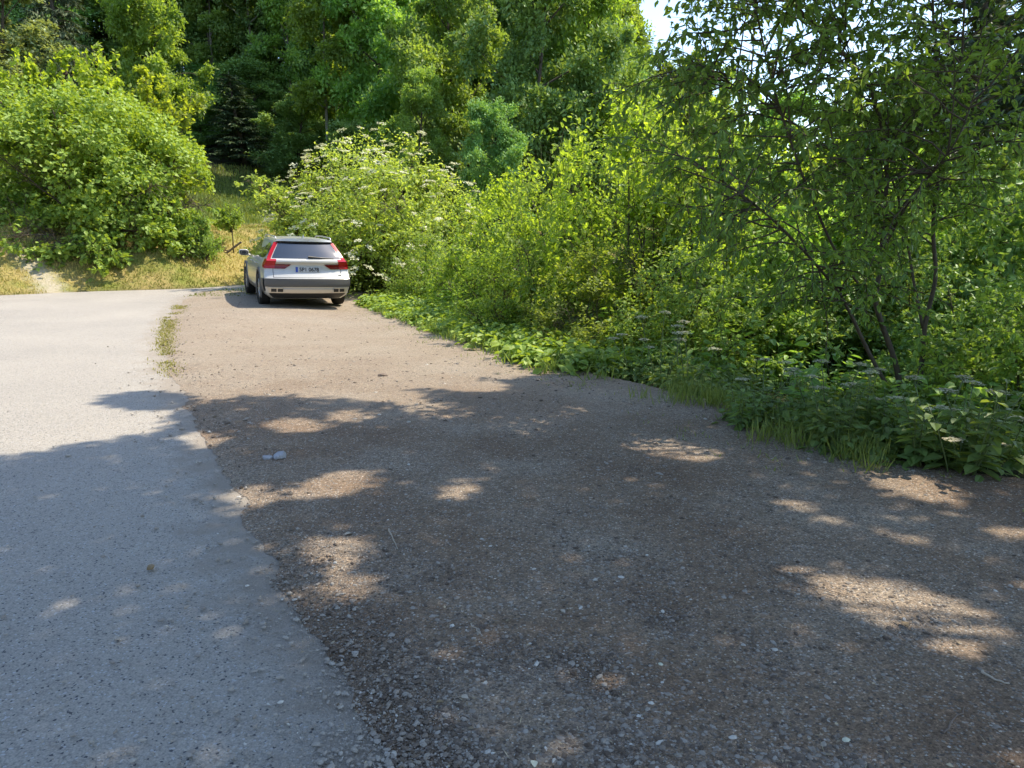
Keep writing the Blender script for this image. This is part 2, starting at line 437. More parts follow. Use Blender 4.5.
gravel_ground = struct(build('gravel_ground', np.stack([X.ravel(), Y.ravel(), Zg], 1), grid_quads(110, len(gyv)), None, [gravel_mat()], smooth=True))
add_attr(gravel_ground, 'edge', sstep(5.5, 10.5, Y.ravel() + .9 * fbm(X.ravel() * .8, Y.ravel() * .8, 77)) * .8)

# loose stones on the gravel: nobody could count them -> stuff
def pebbles():
    rng = np.random.default_rng(5)
    n = 150000
    px = rng.uniform(-60, 1084, n); py = rng.uniform(292, 800, n) ; py = np.where(rng.random(n) < .5, py, 800 - (800 - py) * rng.random(n))
    u, v = (px - 512) / F, (384 - py) / F
    t = -CAM_H / (-SP + v * CP); x, y = u * t, (CP + v * SP) * t
    xe = XE(y)
    inside = (x > xe - .02) & (x < XV(y) + .2)
    near_edge = (y < 11) & (x > xe - 1.3) & (x <= xe) & (rng.random(n) < .40 * np.exp((x - xe) / .28))
    road_b = (x <= xe) & (x > XO(y)) & (rng.random(n) < .018) & (y < 7)
    k = (inside & (rng.random(n) < .28 + .5 * (vnoise(x * 1.3, y * 1.3, 8) > .5))) | near_edge | road_b
    x, y = x[k], y[k]; n = len(x)
    d = np.hypot(x, y)
    size = .0027 * (1 - rng.random(n)) ** (-.42); size = np.clip(size, .0025, .014) * np.clip(d / 5.0, .9, 2.0)
    size = np.minimum(size, .018)
    ph = (1 + 5 ** .5) / 2
    ico = unit(np.array([(-1, ph, 0), (1, ph, 0), (-1, -ph, 0), (1, -ph, 0), (0, -1, ph), (0, 1, ph), (0, -1, -ph), (0, 1, -ph), (ph, 0, -1), (ph, 0, 1), (-ph, 0, -1), (-ph, 0, 1)], float))
    f = np.array([(0, 11, 5), (0, 5, 1), (0, 1, 7), (0, 7, 10), (0, 10, 11), (1, 5, 9), (5, 11, 4), (11, 10, 2), (10, 7, 6), (7, 1, 8), (3, 9, 4), (3, 4, 2), (3, 2, 6), (3, 6, 8), (3, 8, 9), (4, 9, 5), (2, 4, 11), (6, 2, 10), (8, 6, 7), (9, 8, 1)])
    s = np.stack([rng.uniform(.8, 1.5, n), rng.uniform(.6, 1.0, n), rng.uniform(.35, .7, n)], 1) * size[:, None]
    a = rng.uniform(0, 6.28, n); ca, sa = np.cos(a), np.sin(a)
    P = ico[None] * s[:, None] * rng.uniform(.8, 1.2, (n, 12, 1))
    Q = np.stack([P[..., 0] * ca[:, None] - P[..., 1] * sa[:, None], P[..., 0] * sa[:, None] + P[..., 1] * ca[:, None], P[..., 2]], -1)
    Q += np.stack([x, y, T(x, y) + .011 + s[:, 2] * .25], 1)[:, None]
    tint = np.where(rng.random(n) < .022, rng.uniform(.65, .95, n), rng.uniform(0, .6, n))
    m, nt = mat('loose_gravel')
    at = nd(nt, 'ShaderNodeAttribute', attribute_name='tint')
    c = ramp(nt, at.outputs['Fac'], [(0, (.085, .064, .048)), (.3, (.17, .135, .105)), (.55, (.29, .26, .22)), (.75, (.42, .39, .34)), (1, (.58, .56, .50))])
    p = nd(nt, 'ShaderNodeBsdfPrincipled', Roughness=.85); p.inputs['Specular IOR Level'].default_value = .25
    nt.links.new(c, p.inputs['Base Color']); out(nt, p.outputs[0])
    tint = np.where((x < XE(y)) & (tint < .45), .45 + .2 * rng.random(n), tint)
    faces = (f[None] + (np.arange(n) * 12)[:, None, None]).reshape(-1, 3)
    o = build('gravel', Q.reshape(-1, 3), None, faces, [m], None, np.repeat(tint, 12))
    o['kind'] = 'stuff'; o['label'] = 'loose grey and brown gravel scattered over the lay-by and road edge'; o['category'] = 'gravel'
pebbles()

def litter():
    rng = np.random.default_rng(23); n = 5200
    px = rng.uniform(-30, 1060, n); py = 300 + 480 * rng.random(n) ** .8
    u, v = (px - 512) / F, (384 - py) / F; t = -CAM_H / (-SP + v * CP); x, y = u * t, (CP + v * SP) * t
    k = (x > XE(y) - .1) & (x < XV(y) + .3) & (rng.random(n) < .35 + .65 * sstep(2.5, .3, XV(y) - x)); x, y = x[k], y[k]; n = len(x)
    stick = rng.random(n) < .55
    L_ = np.where(stick, rng.uniform(.015, .07, n), rng.uniform(.008, .024, n)); W_ = np.where(stick, rng.uniform(.0015, .0035, n), L_ * rng.uniform(.4, .7, n))
    a = rng.uniform(0, 6.283, n)
    P = np.stack([x, y, T(x, y) + .019], 1); D = np.stack([np.cos(a), np.sin(a), rng.normal(0, .1, n)], 1)
    N = np.stack([rng.normal(0, .35, n), rng.normal(0, .35, n), np.ones(n)], 1)
    m = leaf_mat('plant_litter', (.10, .07, .045), (.50, .42, .28), .05, .8, .2, (1, 1, 1))
    o = leaf_obj('leaf_litter', P, D, N, L_, W_, rng.random(n) ** 1.5, m, None, 4)
    o['kind'] = 'stuff'; o['label'] = 'bits of dry leaves and straw strewn over the gravel'; o['category'] = 'litter'
litter()

# ------------------------------------------------------------------ tagging / copies
def tag(o, label, cat, group=None, kind=None):
    o['label'] = label; o['category'] = cat
    if group: o['group'] = group
    if kind: o['kind'] = kind
    return o

def empty(name, loc=(0, 0, 0), rz=0.0):
    e = bpy.data.objects.new(name, None); COL.objects.link(e)
    e.location = loc; e.rotation_euler = (0, 0, rz); e.empty_display_size = .2
    return e

def copy_thing(root):
    c = root.copy(); COL.objects.link(c)
    for ch in [o for o in root.children]:
        d = ch.copy(); COL.objects.link(d); d.parent = c
        for g in [o for o in ch.children]:
            e = g.copy(); COL.objects.link(e); e.parent = d
    return c

# ------------------------------------------------------------------ plants
def path(rng, start, d, length, nseg, up=0., jit=.12):
    p = np.array(start, float); d = np.array(d, float); d /= np.linalg.norm(d)
    pts = [p.copy()]
    for i in range(nseg):
        d = d + np.array([0, 0, up / nseg]) + rng.normal(0, jit, 3) / math.sqrt(nseg)
        d /= np.linalg.norm(d); p = p + d * length / nseg; pts.append(p.copy())
    return np.array(pts)

def along(pts, t):
    f = t * (len(pts) - 1); i = min(int(f), len(pts) - 2); a = f - i
    return pts[i] * (1 - a) + pts[i + 1] * a, unit(pts[i + 1] - pts[i])

def rand_unit(rng, n):
    return unit(rng.normal(0, 1, (n, 3)))

class Leaves:
    def __init__(s): s.P, s.D, s.N, s.L, s.W, s.t = [], [], [], [], [], []
    def twig(s, rng, pts, n, L, W, droop=.25, t0=.1, tint=None, spread=.9, upn=.9):
        f = rng.uniform(t0, 1, n) * (len(pts) - 1); i = np.minimum(f.astype(int), len(pts) - 2); a = (f - i)[:, None]
        P = pts[i] * (1 - a) + pts[i + 1] * a; D = unit(pts[i + 1] - pts[i])
        side = rand_unit(rng, n)
        d = unit(D * .55 + side * spread + np.array([0, 0, -droop]))
        N = unit(np.array([0, 0, upn]) + rand_unit(rng, n) * .75)
        s.P.append(P); s.D.append(d); s.N.append(N)
        k = rng.uniform(.45, 1.25, n); s.L.append(L * k); s.W.append(W * k)
        tb = rng.uniform(0, 1) if tint is None else tint
        s.t.append(np.clip(tb * .55 + rng.uniform(0, .5, n), 0, 1))
    def get(s):
        return [np.concatenate(a) for a in (s.P, s.D, s.N, s.L, s.W, s.t)]

def make_shrub(name, seed, H, Rad, nst, ntw, nsub, nleaf, L, W, leafm, barkm, tilt=.9, upc=.35, droop=.25, shape=6, r0=.03, twl=.9, low=.12, upright=.2, blossoms=0, shape_pow=.6, shoots=0, zmin=.02, shell=0, hollow=(), slope=0., waist=0, skirt=0, lumps=0., core=0):
    rng = np.random.default_rng(seed)
    wood, lv = MB(), Leaves(); tips = []
    for k in range(nst):
        az = rng.uniform(0, 6.283); ti = tilt * rng.random() ** shape_pow
        d = np.array([math.cos(az) * math.sin(ti), math.sin(az) * math.sin(ti), math.cos(ti)])
        # length so the stem ends on a dome of height H and radius Rad
        q = math.hypot(d[2] / H, math.hypot(d[0], d[1]) / Rad)
        ln = rng.uniform(.72, 1.0) / q
        st = path(rng, (rng.normal(0, .12 * Rad * .5), rng.normal(0, .12 * Rad * .5), -.08), d, ln, 9, up=-upc * .5 if ti > .5 else .1, jit=.22)
        wood.tube(st, np.linspace(r0, r0 * .2, len(st)), 5)
        for j in range(ntw):
            t = low + (1 - low) * rng.random() ** .75
            p, dd = along(st, t)
            td = dd * .45 + rand_unit(rng, 1)[0] * .8 + np.array([0, 0, upright])
            tl = twl * rng.uniform(.5, 1.1) * (1.15 - .5 * t)
            tw = path(rng, p, td, tl, 5, up=-.25, jit=.3)
            wood.tube(tw, np.linspace(r0 * .25, r0 * .07, len(tw)), 3, False)
            tb = rng.random()
            lv.twig(rng, tw, nleaf, L, W, droop, .25, tb)
            for m in range(nsub):
                p2, d2 = along(tw, rng.uniform(.3, 1))
                sw = path(rng, p2, d2 * .5 + rand_unit(rng, 1)[0] * .8 + np.array([0, 0, upright]), tl * rng.uniform(.35, .7), 3, up=-.2, jit=.3)
                wood.tube(sw, np.linspace(r0 * .1, r0 * .05, len(sw)), 3, False)
                lv.twig(rng, sw, nleaf, L, W, droop, .1, np.clip(tb + rng.normal(0, .15), 0, 1))
            tips.append(tw[-1])
    for k in range(shoots):                       # upright leafy shoots breaking the outline
        az = rng.uniform(0, 6.283); rr = Rad * .75 * math.sqrt(rng.random())
        zz = H * math.sqrt(max(0.05, 1 - (rr / Rad) ** 2)) * .82
        sw = path(rng, (math.cos(az) * rr, math.sin(az) * rr, zz), (rng.normal(0, .2), rng.normal(0, .2), 1), rng.uniform(.35, .8) * H * .22, 5, 0, .12)
        wood.tube(sw, np.linspace(r0 * .2, r0 * .06, 6), 3, False)
        lv.twig(rng, sw, int(nleaf * 2.2), L, W, .15, .0, rng.uniform(.6, 1))
    root = empty(name)
    wood.build('stems', [barkm], root, True)
    if shell:
        u = rand_unit(rng, shell * 2); u = u[u[:, 2] > (.2 if waist else -.25)][:shell]; m = len(u)
        az = np.arctan2(u[:, 1], u[:, 0]) * 1.0
        bump = fbm(az * 2.2 + 40, u[:, 2] * 3.2, seed, 4)
        ok = fbm(az * 5 + 9, u[:, 2] * 6, seed + 5, 3) > -.18
        r = .93 + .17 * bump - .14 * rng.random(m) ** 2
        lv.P.append((u * r[:, None] * np.array([Rad, Rad, H]))[ok]); o = unit(u / np.array([Rad, Rad, H]))
        lv.D.append(unit(rand_unit(rng, m) + o * .4 + np.array([0, 0, -.4]))[ok]); lv.N.append(unit(o * .55 + SUN * .75 + rand_unit(rng, m) * .45)[ok])
        k = rng.uniform(.65, 1.15, m)[ok]; lv.L.append(L * k); lv.W.append(W * k); lv.t.append(np.clip(.45 + .3 * bump + rng.uniform(-.2, .45, m), 0, 1)[ok])
    for k in range(skirt):                        # low leafy sprays hanging down the slope
        az = rng.uniform(0, 6.283); rr = Rad * rng.uniform(.4, .86); z_ = rng.uniform(-1.6, .40 * H)
        p = path(rng, (math.cos(az) * rr * .8, math.sin(az) * rr * .8, z_ + .3), (math.cos(az), math.sin(az), -.3), .8, 4, -.4, .3)
        wood.tube(p, np.linspace(.008, .003, 5), 3, False)
        lv.twig(rng, p, 44, L, W, .3, .0, rng.random(), 1.3)
    P, D, N, Ls, Ws, t = lv.get()
    if waist:
        hr = np.hypot(P[:, 0], P[:, 1]) / Rad; az = np.arctan2(P[:, 1], P[:, 0])
        k = (P[:, 2] > H * (.34 + .16 * fbm(az * 3, az * 0, seed + 8))) | (hr < waist + .16 * fbm(az * 4, P[:, 2] * 1.2, seed + 9) + .0) | (P[:, 2] < .9)
        P, D, N, Ls, Ws, t = P[k], D[k], N[k], Ls[k], Ws[k], t[k]
    if lumps:                                     # gaps between the sprays
        k = vnoise3(P / (Rad * .30), seed + 3) > np.where(P[:, 2] < .12 * H, lumps * .7, np.where((P[:, 2] > .55 * H) & (waist > 0), lumps * .5, lumps))
        P, D, N, Ls, Ws, t = P[k], D[k], N[k], Ls[k], Ws[k], t[k]
    if core:                                      # inner leaves seen through the gaps
        u = rand_unit(rng, core); q = rng.uniform(.45, .72, core)
        Pc = u * q[:, None] * np.array([Rad, Rad, H]); Pc[:, 2] = np.where(Pc[:, 2] < -1.4, -Pc[:, 2] * .3, Pc[:, 2])
        k = rng.uniform(.65, 1.15, core)
        P = np.vstack([P, Pc]); D = np.vstack([D, unit(rand_unit(rng, core) + np.array([0, 0, -.4]))]); N = np.vstack([N, unit(u * .5 + rand_unit(rng, core) * .6 + np.array([0, 0, .5]))])
        Ls = np.r_[Ls, L * k]; Ws = np.r_[Ws, W * k]; t = np.r_[t, rng.random(core)]
    if len(hollow) or slope:
        k = P[:, 2] > -1.45 + slope * np.abs(P[:, 0] - 1.2) + .30 * np.maximum(0, -P[:, 0]) + rng.normal(0, .12, len(P))
        for cx, cy_, cz, ax_, ay_, az_ in hollow:
            q = ((P[:, 0] - cx) / ax_) ** 2 + ((P[:, 1] - cy_) / ay_) ** 2 + ((P[:, 2] - cz) / az_) ** 2
            k &= (q > rng.uniform(.75, 1.1, len(P))) | (vnoise3(P / .42, seed + 21) > .66)
        P, D, N, Ls, Ws, t = P[k], D[k], N[k], Ls[k], Ws[k], t[k]
    keep = P[:, 2] > zmin; P, D, N, Ls, Ws, t = P[keep], D[keep], N[keep], Ls[keep], Ws[keep], t[keep]
    leaf_obj('foliage', P, D, N, Ls, Ws, t, leafm, root, shape)
    if blossoms:
        bp, bd, bn, bl, bt = [], [], [], [], []
        for i in range(blossoms):                     # flat flower heads on the outer sprays
            u = rand_unit(rng, 1)[0]; u[2] = abs(u[2]) * 1.1 - .12; u = u / np.linalg.norm(u)
            a0 = np.array([math.atan2(u[1], u[0])])
            r_ = .95 + .17 * fbm(a0 * 2.2 + 40, np.array([u[2]]) * 3.2, seed, 4)[0] + rng.uniform(-.03, .05)
            c = u * r_ * np.array([Rad, Rad, H]); n0 = unit(np.array([0, 0, 1.0]) + u * .45 + rng.normal(0, .35, 3)); rr = rng.uniform(.045, .14)
            m = 34; a = rng.uniform(0, 6.283, m); q = np.sqrt(rng.random(m)) * rr
            e1 = unit(np.cross(n0, [1, 0.2, 0])); e2 = np.cross(n0, e1)
            bp.append(c + e1 * (np.cos(a) * q)[:, None] + e2 * (np.sin(a) * q)[:, None] + n0 * (.2 * (rr - q))[:, None] + rng.normal(0, .008, (m, 3)))
            bd.append(rand_unit(rng, m) * 1.0 + 0 * n0); bn.append(np.repeat(n0[None], m, 0) + rng.normal(0, .35, (m, 3))); bl.append(np.full(m, .045)); bt.append(rng.uniform(0, 1, m))
        bp, bd, bn = np.concatenate(bp), np.concatenate(bd), np.concatenate(bn)
        bd = bd - bn * (np.sum(bd * bn, 1) / np.sum(bn * bn, 1))[:, None]
        leaf_obj('blossoms', bp, bd, bn, np.concatenate(bl), np.concatenate(bl), np.concatenate(bt), M['flower'], root, 4)
    return root

def make_tree(name, seed, H, Rad, base, nl, npuff, nleaf, L, W, leafm, barkm, puff=(.7, 1.3), r0=.16, top_pow=1.0, trunk_bare=0., flat=.65):
    """broad-leaved tree: tapered trunk, limbs, leaf clumps carried by the limbs"""
    rng = np.random.default_rng(seed)
    wood = MB(); C = []
    tr = path(rng, (0, 0, -.15), (rng.normal(0, .04), rng.normal(0, .04), 1), H * .93, 12, .1, .10)
    wood.tube(tr, np.linspace(r0, r0 * .16, len(tr)) * np.r_[1.35, np.ones(len(tr) - 1)], 8)
    for k in range(nl):
        t = base + (.97 - base) * (k + rng.random()) / nl
        p, dd = along(tr, t)
        az = k * 2.4 + rng.normal(0, .4)
        h = (t - base) / (1 - base)
        rr = Rad * (math.sin(math.pi * min(1, max(.03, h * .86 + .12))) ** .7) * rng.uniform(.6, 1.1)
        el = .15 + .75 * h + rng.normal(0, .15)
        d = np.array([math.cos(az) * math.cos(el), math.sin(az) * math.cos(el), math.sin(el)])
        lb = path(rng, p, d, max(.5, rr), 6, .25, .25)
        wood.tube(lb, np.linspace(r0 * .42 * (1.1 - t * .7), r0 * .06, 7), 5)
        m = max(2, int(npuff * rr / Rad / nl * 1.4 + rng.random()))
        for j in range(m):
            p2, d2 = along(lb, rng.uniform(.35, 1.0) if j else 1.0)
            off = rand_unit(rng, 1)[0] * rng.uniform(.3, .9) * Rad * .28
            tip = p2 + off
            wood.tube(np.array([p2, (p2 + tip) / 2 + rng.normal(0, .05, 3), tip]), [r0 * .09, r0 * .06, r0 * .03], 3, False)
            C.append((tip, rng.uniform(*puff) * (1.0 - .3 * h)))
    C.append((tr[-1], puff[0]))
    P, D, N, Lq, Wq, t = [], [], [], [], [], []
    per = nleaf // len(C)
    for c, r in C:
        r = r * rng.choice([.45, .7, 1.0, 1.25]); n = int(per * max(.35, (r / (sum(puff) / 2)) ** 1.6))
        u = rng.normal(0, .42, (n, 3)); q = rng.random(n) ** .6
        ns = rng.integers(5, 12); sub = unit(rand_unit(rng, ns) + np.array([0, 0, .25])) * rng.uniform(.5, 1.45, (ns, 1)); j = rng.integers(0, ns, n)          # sprays inside the clump
        pos = c + (u * .5 + sub[j] * .85 * q[:, None]) * r * np.array([1, 1, flat])
        P.append(pos)
        o = unit(u + sub[j] + np.array([0, 0, .3]))
        D.append(unit(o * .8 + rand_unit(rng, n) * .8 + np.array([0, 0, -.12])))
        N.append(unit(o * .5 + np.array([0, 0, .7]) + rand_unit(rng, n) * .6))
        k = rng.uniform(.45, 1.25, n); Lq.append(L * k); Wq.append(W * k)
        tb = rng.random(); t.append(np.clip(tb * .5 + rng.uniform(0, .5, n), 0, 1))
    root = empty(name)
    wood.build('trunk', [barkm], root, True)
    leaf_obj('crown', *[np.concatenate(a) for a in (P, D, N, Lq, Wq, t)], leafm, root, 4)
    return root

def make_spruce(name, seed, H, Rad, needm, nwh=34, nb=7, dens=34):
    rng = np.random.default_rng(seed)
    wood, lv = MB(), Leaves()
    tr = path(rng, (0, 0, -.15), (0, 0, 1), H, 10, 0, .03)
    wood.tube(tr, np.linspace(.2, .02, len(tr)) * H / 14, 7)
    for k in range(nwh):
        t = .06 + .93 * k / nwh
        p, _ = along(tr, t)
        for j in range(nb):
            az = rng.uniform(0, 6.283); ln = Rad * (1 - t) ** .8 * rng.uniform(.65, 1.1) + .15
            d = np.array([math.cos(az), math.sin(az), .25 * (t - .35)])
            b = path(rng, p, d, ln, 6, -.45 + .5 * t, .1)
            wood.tube(b, np.linspace(.03, .006, 7) * H / 14, 3, False)
            n = int(dens * ln / Rad * 2.2) + 6
            lv.twig(rng, b, n, .42, .10, .75, .15, rng.random(), .75, .4)
    root = empty(name)
    wood.build('trunk', [M['bark']], root, True)
    leaf_obj('crown', *lv.get(), needm, root, 4)
    return root

FIRST = {}
def place(proto, X, Y, rz, sx, sz, label, cat, group=None, leafm=None, name=None, dz=0., barkm=None):
    """first use moves the prototype itself, later ones are copies of the thing and its parts"""
    if proto.name not in FIRST:
        FIRST[proto.name] = 1; o = proto
    else:
        o = copy_thing(proto)
        for k in ('label', 'category', 'group'):
            if k in o: del o[k]
    if name: o.name = name
    o.location = (X, Y, T1(X, Y) - .02 + dz); o.rotation_euler = (0, 0, rz); o.scale = (sx, sx, sz)
    for ch in o.children:
        st = ch.name.split('.')[0]
        m = leafm if st in ('crown', 'foliage') else (barkm if st in ('trunk', 'stems') else None)
        if m is not None:
            ch.material_slots[0].link = 'OBJECT'; ch.material_slots[0].material = m
    tag(o, label, cat, group)
    return o

def at_px(px, Y):
    return (px - 512) / F * Y * CP * 1.0 if False else (px - 512) / F * (Y * CP + .0)

def place_top(proto, h0, r0, px, Y, ytop, rad, label, cat, rz=0., **kw):
    """stand a copy so that its top reaches photo row ytop at distance Y, with crown radius rad"""
    X = at_depth(px, 232, Y)[0]
    top = at_depth(px, ytop, Y)[2]
    h = max(.3, top - T1(X, Y))
    return place(proto, X, Y, rz, rad / r0, h / h0, label, cat, **kw)

# --- the big bushes on the left bank
hz = make_shrub('hazel_bush', 11, 5.0, 4.1, 46, 46, 3, 9, .16, .12, M['leaf_hazel'], M['bark'], 1.85, .5, .5, 4, .045, 1.05, .10, .15, shape_pow=.55, zmin=-2.2, shell=27000, slope=.46, waist=.74, skirt=330, lumps=.34, core=12000, hollow=[(-1.0, -4.6, 1.6, 2.2, 3.9, 1.45), (.9, -4.4, 2.0, .9, 3.2, 1.4), (.3, -4.2, .3, 1.4, 2.2, .8)])
place_top(hz, 5.3, 4.1, 94, 25.0, 60, 4.1, 'large rounded leafy bush on the left grass bank with a dark hollow underside', 'bush', 0.0, dz=-.3)
sp = make_shrub('young_maple', 12, 5.0, 1.6, 9, 26, 3, 9, .17, .12, M['leaf_yellow'], M['bark'], .42, .1, .35, 4, .035, .6, .15, .3, shoots=16)
for px, Y, yt, rad, lab in [(38, 29.0, 34, 1.6, 'bright yellow-green young maple rising behind the left end of the large rounded bush'),
                            (122, 29.0, 30, 1.7, 'bright yellow-green young maple with spiky shoots above the top of the large rounded bush'),
                            (168, 29.0, 62, 1.6, 'bright leafy young maple behind the right shoulder of the large rounded bush')]:
    place_top(sp, 5.0, 1.6, px, Y, yt, rad, lab, 'tree', rz=px, group='young maples behind the bank bush')
db = make_shrub('low_shrub', 13, 1.9, 1.1, 16, 22, 3, 7, .09, .06, M['leaf_dark'], M['bark'], 1.1, .3, .3, 4, .02, .5, .1, .2)
place_top(db, 1.9, 1.1, 202, 24.6, 203, .72, 'small dark round shrub at the right foot of the large rounded bush', 'shrub', leafm=M['leaf_mid'])
place_top(db, 1.9, 1.1, 10, 25.6, 178, 1.3, 'bluish-green shrub at the left picture edge below the large rounded bush', 'shrub', rz=4., leafm=M['leaf_mid'])

# sapling with its stake on the crest of the bank
sap = make_shrub('sapling', 14, 1.0, .55, 10, 12, 2, 6, .085, .055, M['leaf_fresh'], M['bark'], 1.1, .1, .2, 4, .012, .3, .1, .2)
sx, sy = at_depth(232, 232, 26.2)[:2]
for ch in sap.children: ch.location.z = .75
tk = MB(); tk.tube([(0, 0, -.1), (.01, 0, .4), (0, .01, .95)], [.022, .018, .012], 6); tk.build('trunk', [M['bark']], sap, True)
place(sap, sx, sy, .4, 1.15, 1.0, 'slender sapling with a small pale crown on the crest of the dry bank', 'sapling')
stk = MB(); stk.tube([(-.32, 0, -.1), (.0, .0, .12), (.42, .02, .42)], .035, 6); stk.tube([(-.95, .1, .32), (-.3, .03, .16), (.06, 0, .13)], .022, 6)
so = stk.build('wooden_stake', [M['wood']]); so.location = (sx - .02, sy - .35, T1(sx, sy - .35)); tag(so, 'weathered wooden stake lying slanted at the foot of the sapling', 'stake')

# --- elder in flower behind the car
el = make_shrub('elder_bush', 21, 5.0, 3.4, 56, 36, 3, 11, .11, .058, M['leaf_fresh'], M['bark'], 1.15, .5, .35, 4, .045, .9, .08, .2, blossoms=330, shape_pow=.6, shell=17000, lumps=.29, core=3000)
place_top(el, 5.2, 3.4, 374, 23.6, 122, 3.75, 'wide elder bush dotted with cream flower heads behind the car', 'bush', leafm=leaf_mat('leaf_elder', (.18, .24, .055), (.40, .45, .12), .5, tcol=(1.8, 1.7, .55)))

# --- sunlit shrubs along the right of the gravel
ya = make_shrub('roadside_shrub', 31, 4.4, 2.0, 17, 28, 3, 8, .105, .066, M['leaf_yellow'], M['bark_green'], .75, .3, .3, 6, .028, .85, .06, .3, shoots=26, shell=7000, lumps=.42)
yb = make_shrub('roadside_shrub', 32, 4.0, 2.0, 16, 28, 3, 8, .10, .062, M['leaf_fresh'], M['bark_green'], .85, .35, .3, 6, .026, .8, .05, .35, shoots=26, shell=7000, lumps=.42)
SH = [(ya, 488, 17.2, 172, 1.45, 0.3, 'leaf_fresh', 'pale green shrub directly right of the flowering elder'),
      (yb, 520, 15.6, 150, 1.5, 1.2, 'leaf_yellow', 'yellow-green upright shrub between the elder-side shrub and the tallest lime-green shrub'),
      (ya, 572, 13.6, 100, 1.7, 2.4, 'leaf_fresh', 'fresh green shrub with feathery top just left of the tallest lime-green shrub'),
      (yb, 640, 12.4, 66, 1.9, 3.1, 'leaf_yellow', 'tallest lime-green shrub in full sun at the middle of the right bank'),
      (ya, 715, 12.6, 50, 1.8, 4.4, 'leaf_fresh', 'tall fresh green shrub half hidden behind the dark roadside tree'),
      (yb, 780, 13.8, 112, 2.0, 5.2, 'leaf_yellow', 'sunlit shrub glimpsed between the stems left of the forked roadside tree'),
      (ya, 858, 14.5, 120, 2.0, .9, 'leaf_fresh', 'sunlit green shrub glimpsed behind the forked roadside tree'),
      (yb, 500, 13.3, 236, 1.05, 2.0, 'leaf_fresh', 'waist-high leafy shrub at the gravel edge below the yellow-green upright shrub'),
      (yb, 596, 10.9, 232, 1.15, .6, 'leaf_fresh', 'waist-high dense shrub at the gravel edge under the tallest lime-green shrub'),
      (ya, 690, 10.0, 225, 1.1, 5.6, 'leaf_mid', 'low shaded shrub left of the roadside tree beside the white umbels'),
      (yb, 425, 19.4, 222, 1.1, 4.0, 'leaf_fresh', 'low shrub hanging over the verge right beside the car')]
for pr, px, Y, yt, rad, rz, lm, lab in SH:
    place_top(pr, 4.55 if pr is ya else 4.15, 2.0, px, Y, yt, rad, lab, 'shrub', rz=rz, leafm=M[lm], group='shrubs along the gravel edge')

# --- shaded undergrowth on the far right
dk = make_shrub('understorey_shrub', 41, 2.6, 1.6, 16, 28, 3, 7, .095, .062, M['leaf_dark'], M['bark_green'], 1.0, .4, .35, 6, .022, .75, .05, .2, shoots=14)
DK = [(765, 10.6, 262, 1.2, 'leaf_mid', 'dark leafy shrub left of the base of the forked roadside tree'),
      (838, 10.8, 240, 1.4, 'leaf_dark', 'dark shrub just behind the leaning left stem of the roadside tree'),
      (915, 10.4, 225, 1.5, 'leaf_dark', 'dark shrub just behind the right stem of the roadside tree'),
      (990, 8.7, 235, 1.3, 'leaf_dark', 'dense dark shrub right of the roadside tree at the picture edge'),
      (1045, 7.2, 250, 1.1, 'leaf_mid', 'leafy shrub cut by the right picture edge above the nettles'),
      (960, 13.2, 120, 2.0, 'leaf_dark', 'tall dark shrub between the roadside tree and the weeping spruces'),
      (1050, 12.0, 90, 2.0, 'leaf_dark', 'tall dark shrub at the right picture edge under the weeping spruces'),
      (895, 16.5, 120, 2.2, 'leaf_mid', 'mid-green shrub far behind the roadside tree crown'),
      (745, 11.6, 190, 1.5, 'leaf_mid', 'mid-green shrub behind the drooping left branches of the roadside tree'),
      (812, 12.2, 175, 1.7, 'leaf_mid', 'mid-green shrub behind the leaning left stem of the roadside tree, higher than the dark one'),
      (880, 12.4, 130, 1.8, 'leaf_mid', 'tall mid-green shrub filling the gap behind the main fork of the roadside tree'),
      (940, 11.2, 150, 1.6, 'leaf_dark', 'dark green shrub right of the right stem of the roadside tree'),
      (1005, 10.6, 130, 1.7, 'leaf_dark', 'tall dark-leaved shrub above the dense dark shrub at the right picture edge')]
for i, (px, Y, yt, rad, lm, lab) in enumerate(DK):
    place_top(dk, 2.75, 1.6, px, Y, yt, rad, lab, 'shrub', rz=i * 1.3, leafm=M[lm], group='shaded shrubs at the right')

# ------------------------------------------------------------------ shade trees: crown gaps follow the light patches on the ground
DAP = [(334, 486, 46, 11, -.16), (325, 555, 34, 13, 0), (342, 590, 34, 12, 0), (248, 498, 26, 9, 0), (525, 430, 42, 9, .05), (672, 452, 46, 8, .1),
       (290, 428, 32, 5, 0), (350, 418, 26, 5, 0), (455, 493, 20, 6, 0), (565, 414, 20, 5, 0), (430, 412, 34, 6, .1), (905, 613, 112, 22, .26), (945, 656, 22, 6, .1),
       (915, 490, 48, 11, .25), (797, 511, 18, 2.5, .25), (915, 546, 28, 2, .22), (1000, 535, 34, 2.5, .1), (200, 440, 24, 5, 0), (390, 398, 40, 5, 0), (470, 388, 40, 4, 0)]
EDGE = np.array([(-900, 478), (0, 462), (60, 449), (130, 441), (172, 430), (168, 417), (190, 409), (215, 402), (265, 400), (330, 402), (400, 398), (440, 388), (520, 381), (600, 372), (700, 392), (800, 420), (3000, 420)], float)

